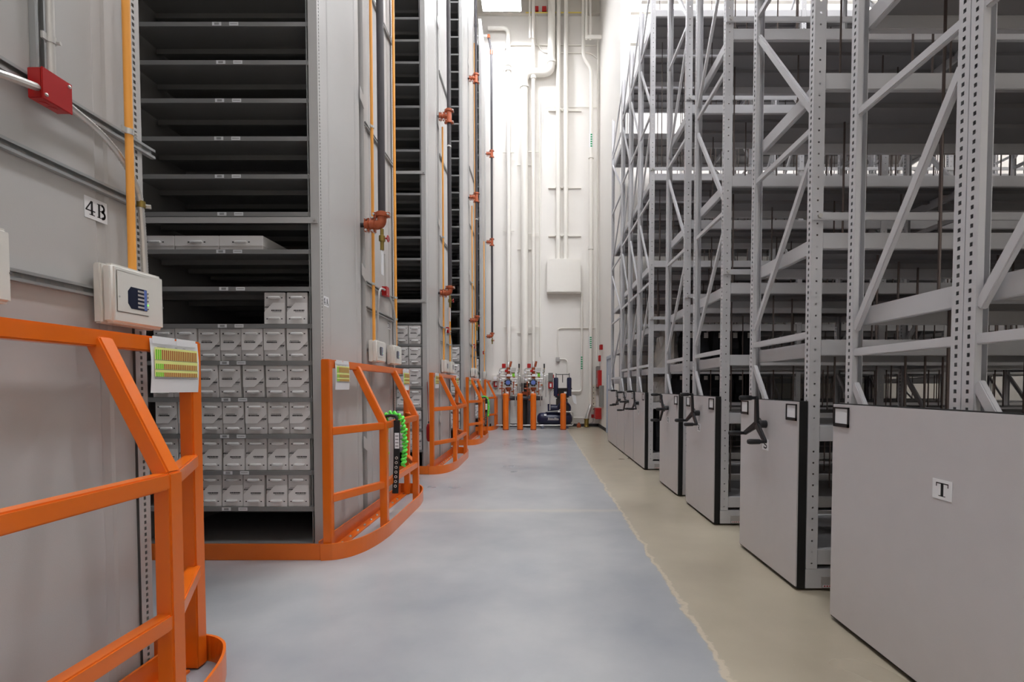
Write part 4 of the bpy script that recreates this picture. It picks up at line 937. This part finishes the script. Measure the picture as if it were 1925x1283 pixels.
MB().tube([(.3, -.14, .66), (.3, -.12, .66)], .19, 20).build('flywheel', 'dark_iron', t, smooth=True)
MB().box(.05, .42, -.1, .14, .535, 1.0).build('crankcase', 'dark_iron', t, bevel=.03)
MB().box(.02, .46, -.12, .14, 1.0, 1.28).build('cylinder_head', 'dark_iron', t, bevel=.02)
for q in range(5): MB().box(0.0, .48, -.14, .15, 1.02 + q * .05, 1.04 + q * .05).build('cooling_fin', 'dark_iron', t)
MB().box(-.06, .56, -.16, -.04, 1.28, 1.32).build('support_bar', 'dark_iron', t)
for x in (.04, .47): c = MB().tube([(x, -.1, 1.06), (x, -.1, 1.62), (x, -.1, 1.66)], [.075, .075, .06], 16).build('dryer_cylinder', 'navy', t, smooth=True); MB().tube([(x, -.1, 1.66), (x, -.1, 1.8)], .012, 8).build('vent_pipe', 'dark_iron', c)
MB().tube(fillet([(.04, -.1, 1.76), (.47, -.1, 1.76)], .02), .012, 8).build('header_pipe', 'dark_iron', t, smooth=True); MB().tube([(.255, -.1, 1.76), (.255, -.1, 1.5)], .012, 8).build('drop_pipe', 'dark_iron', t)
MB().box(.3, .38, -.15, -.125, 1.14, 1.2).build('gauge_plate', 'paper', t); MB().tube([(.1, -.12, 1.1), (.1, -.15, 1.1)], .03, 10).build('sight_glass', 'red_paint', t, smooth=True)
MB().tube(fillet([(0.02, -.06, 1.26), (-.1, -.1, 1.22), (-.16, -.12, .95), (-.16, -.12, .6)], .12, 5), .018, 8).build('hose', 'tag_grey', t, smooth=True)
MB().tube([(-.3, -.12, .54), (.12, -.22, .58)], .014, 8).tube([(.12, -.22, .58), (.2, -.22, .64)], .02, 8).build('relief_pipe', 'zinc', t, smooth=True)
MB().prism([(.56, -.12, 1.1), (.68, -.1, 1.06), (.72, -.1, .78), (.62, -.12, .84), (.58, -.12, .95)], (0, .02, 0)).build('hanging_sheet', 'paper', t)
# floor pipes and drain
wpipe([(-1.4, 15.55, .12), (.95, 15.55, .12), (1.08, 15.55, .12), (1.08, 15.55, .55), (.6, 15.6, .55)], .02, 'thin bright pipe along the floor before the compressor', 'zinc', name='floor_pipe', group='floor pipes', bend=.05)
wpipe([(1.72, 16.2, .75), (1.68, 16.15, .62), (1.58, 16.12, .35), (1.57, 16.1, .02)], .06, 'steel drain elbow dropping to the floor', 'zinc', name='drain_pipe', group='floor pipes', bend=.12)
t = thing('drain_coupling', 'brass coupling at the foot of the drain pipe', 'coupling', (1.57, 16.1, 0)); MB().tube([(0, 0, .02), (0, 0, .05), (0, 0, .06), (0, 0, .26), (0, 0, .27), (0, 0, .3)], [.085, .085, .075, .075, .09, .09], 16).build('body', 'brass', t, smooth=True)
t = thing('floor_plug', 'orange capped pipe end on the floor near the drain', 'plug', (1.32, 16.15, 0)); MB().tube([(0, 0, 0), (0, 0, .1), (0, 0, .13)], [.07, .07, .05], 14).build('cap', 'copper_red', t, smooth=True); MB().box(-.03, .03, -.03, .03, .13, .16).build('nut', 'copper_red', t)
conduit([(1.1, 16.42, .3), (1.5, 16.42, .3)], 'short white pipe left of the drain elbow', .03)
# switches and alarm panels by the corner
for k in range(5):
    t = thing('wall_switch', 'ivory switch box, %s from the top in the stack of five' % ORD[k], 'switch', (1.84, 16.42, 1.42 - k * .185), 'ivory switch boxes'); MB().box(-.075, .075, 0, .08, -.16, 0).build('box', 'switch_ivory', t, bevel=.006); MB().box(-.012, .012, -.014, 0, -.1, -.06).build('toggle', 'ink', t)
t = thing('alarm_junction', 'small red box below the ivory switches', 'junction box', (1.84, 16.42, .3)); MB().box(-.07, .07, 0, .08, 0, .12).build('body', 'red_paint', t, bevel=.008); MB().cyl((0, .04, .12), (0, .04, .48), .015, 8).build('stub_conduit', 'zinc', t); MB().tube(fillet([(0, .04, 0), (0, .04, -.15), (-.15, .04, -.2), (-.3, .04, -.2)], .08, 4), .014, 8).build('hose', 'tag_grey', t, smooth=True)
def side_box(y, z, w, h, d, label, m, nm, cat, extra=None):
    t = thing(nm, label, cat, (XR - d, y, z)); MB().box(.012, d - .001, 0, w, 0, h).build('body', m, t, bevel=.006); MB().box(0, .0119, .01, w - .01, .01, h - .01).build('door', m, t, bevel=.004)
    return t
t = side_box(15.75, 1.35, .5, .55, .12, 'red fire alarm panel on the side wall by the corner', 'red_paint', 'fire_alarm_unit', 'alarm'); MB().box(-.004, 0, .3, .36, .1, .3).build('label', 'paper', t)
side_box(15.2, .72, .4, .68, .11, 'grey electrical panel below the red alarm panel', 'panel_grey', 'electrical_panel', 'panel')
side_box(15.8, .3, .45, .36, .2, 'lowest red box on the side wall, near the floor', 'red_paint', 'alarm_cabinet', 'panel')
side_box(15.5, 2.55, .2, .16, .1, 'red alarm strobe on the side wall above the panels', 'red_paint', 'alarm_strobe', 'alarm')
side_box(16.0, 2.2, .12, .2, .08, 'small red pull station on the side wall', 'red_paint', 'pull_station', 'alarm')
side_box(16.15, 1.3, .28, .75, .12, 'narrow grey box beside the red alarm panel', 'panel_grey', 'relay_box', 'panel')
# door in the side wall
d = struct(MB().box(XR - .02, XR - .001, 13.2, 14.25, .01, 2.16).build('door_1', 'door_grey', bevel=.004))
MB().box(XR - .05, XR - .001, 13.12, 13.2, 0, 2.25).box(XR - .05, XR - .001, 14.25, 14.33, 0, 2.25).box(XR - .05, XR - .001, 13.2, 14.25, 2.16, 2.25).build('door_frame', 'door_grey', d)
MB().tube(fillet([(XR - .02, 13.32, 1.02), (XR - .07, 13.32, 1.02), (XR - .07, 13.44, 1.02)], .02, 3), .011, 8).build('door_handle', 'zinc', d, smooth=True); MB().box(XR - .025, XR - .0201, 14.0, 14.12, 1.3, 1.7).build('notice', 'paper', d)
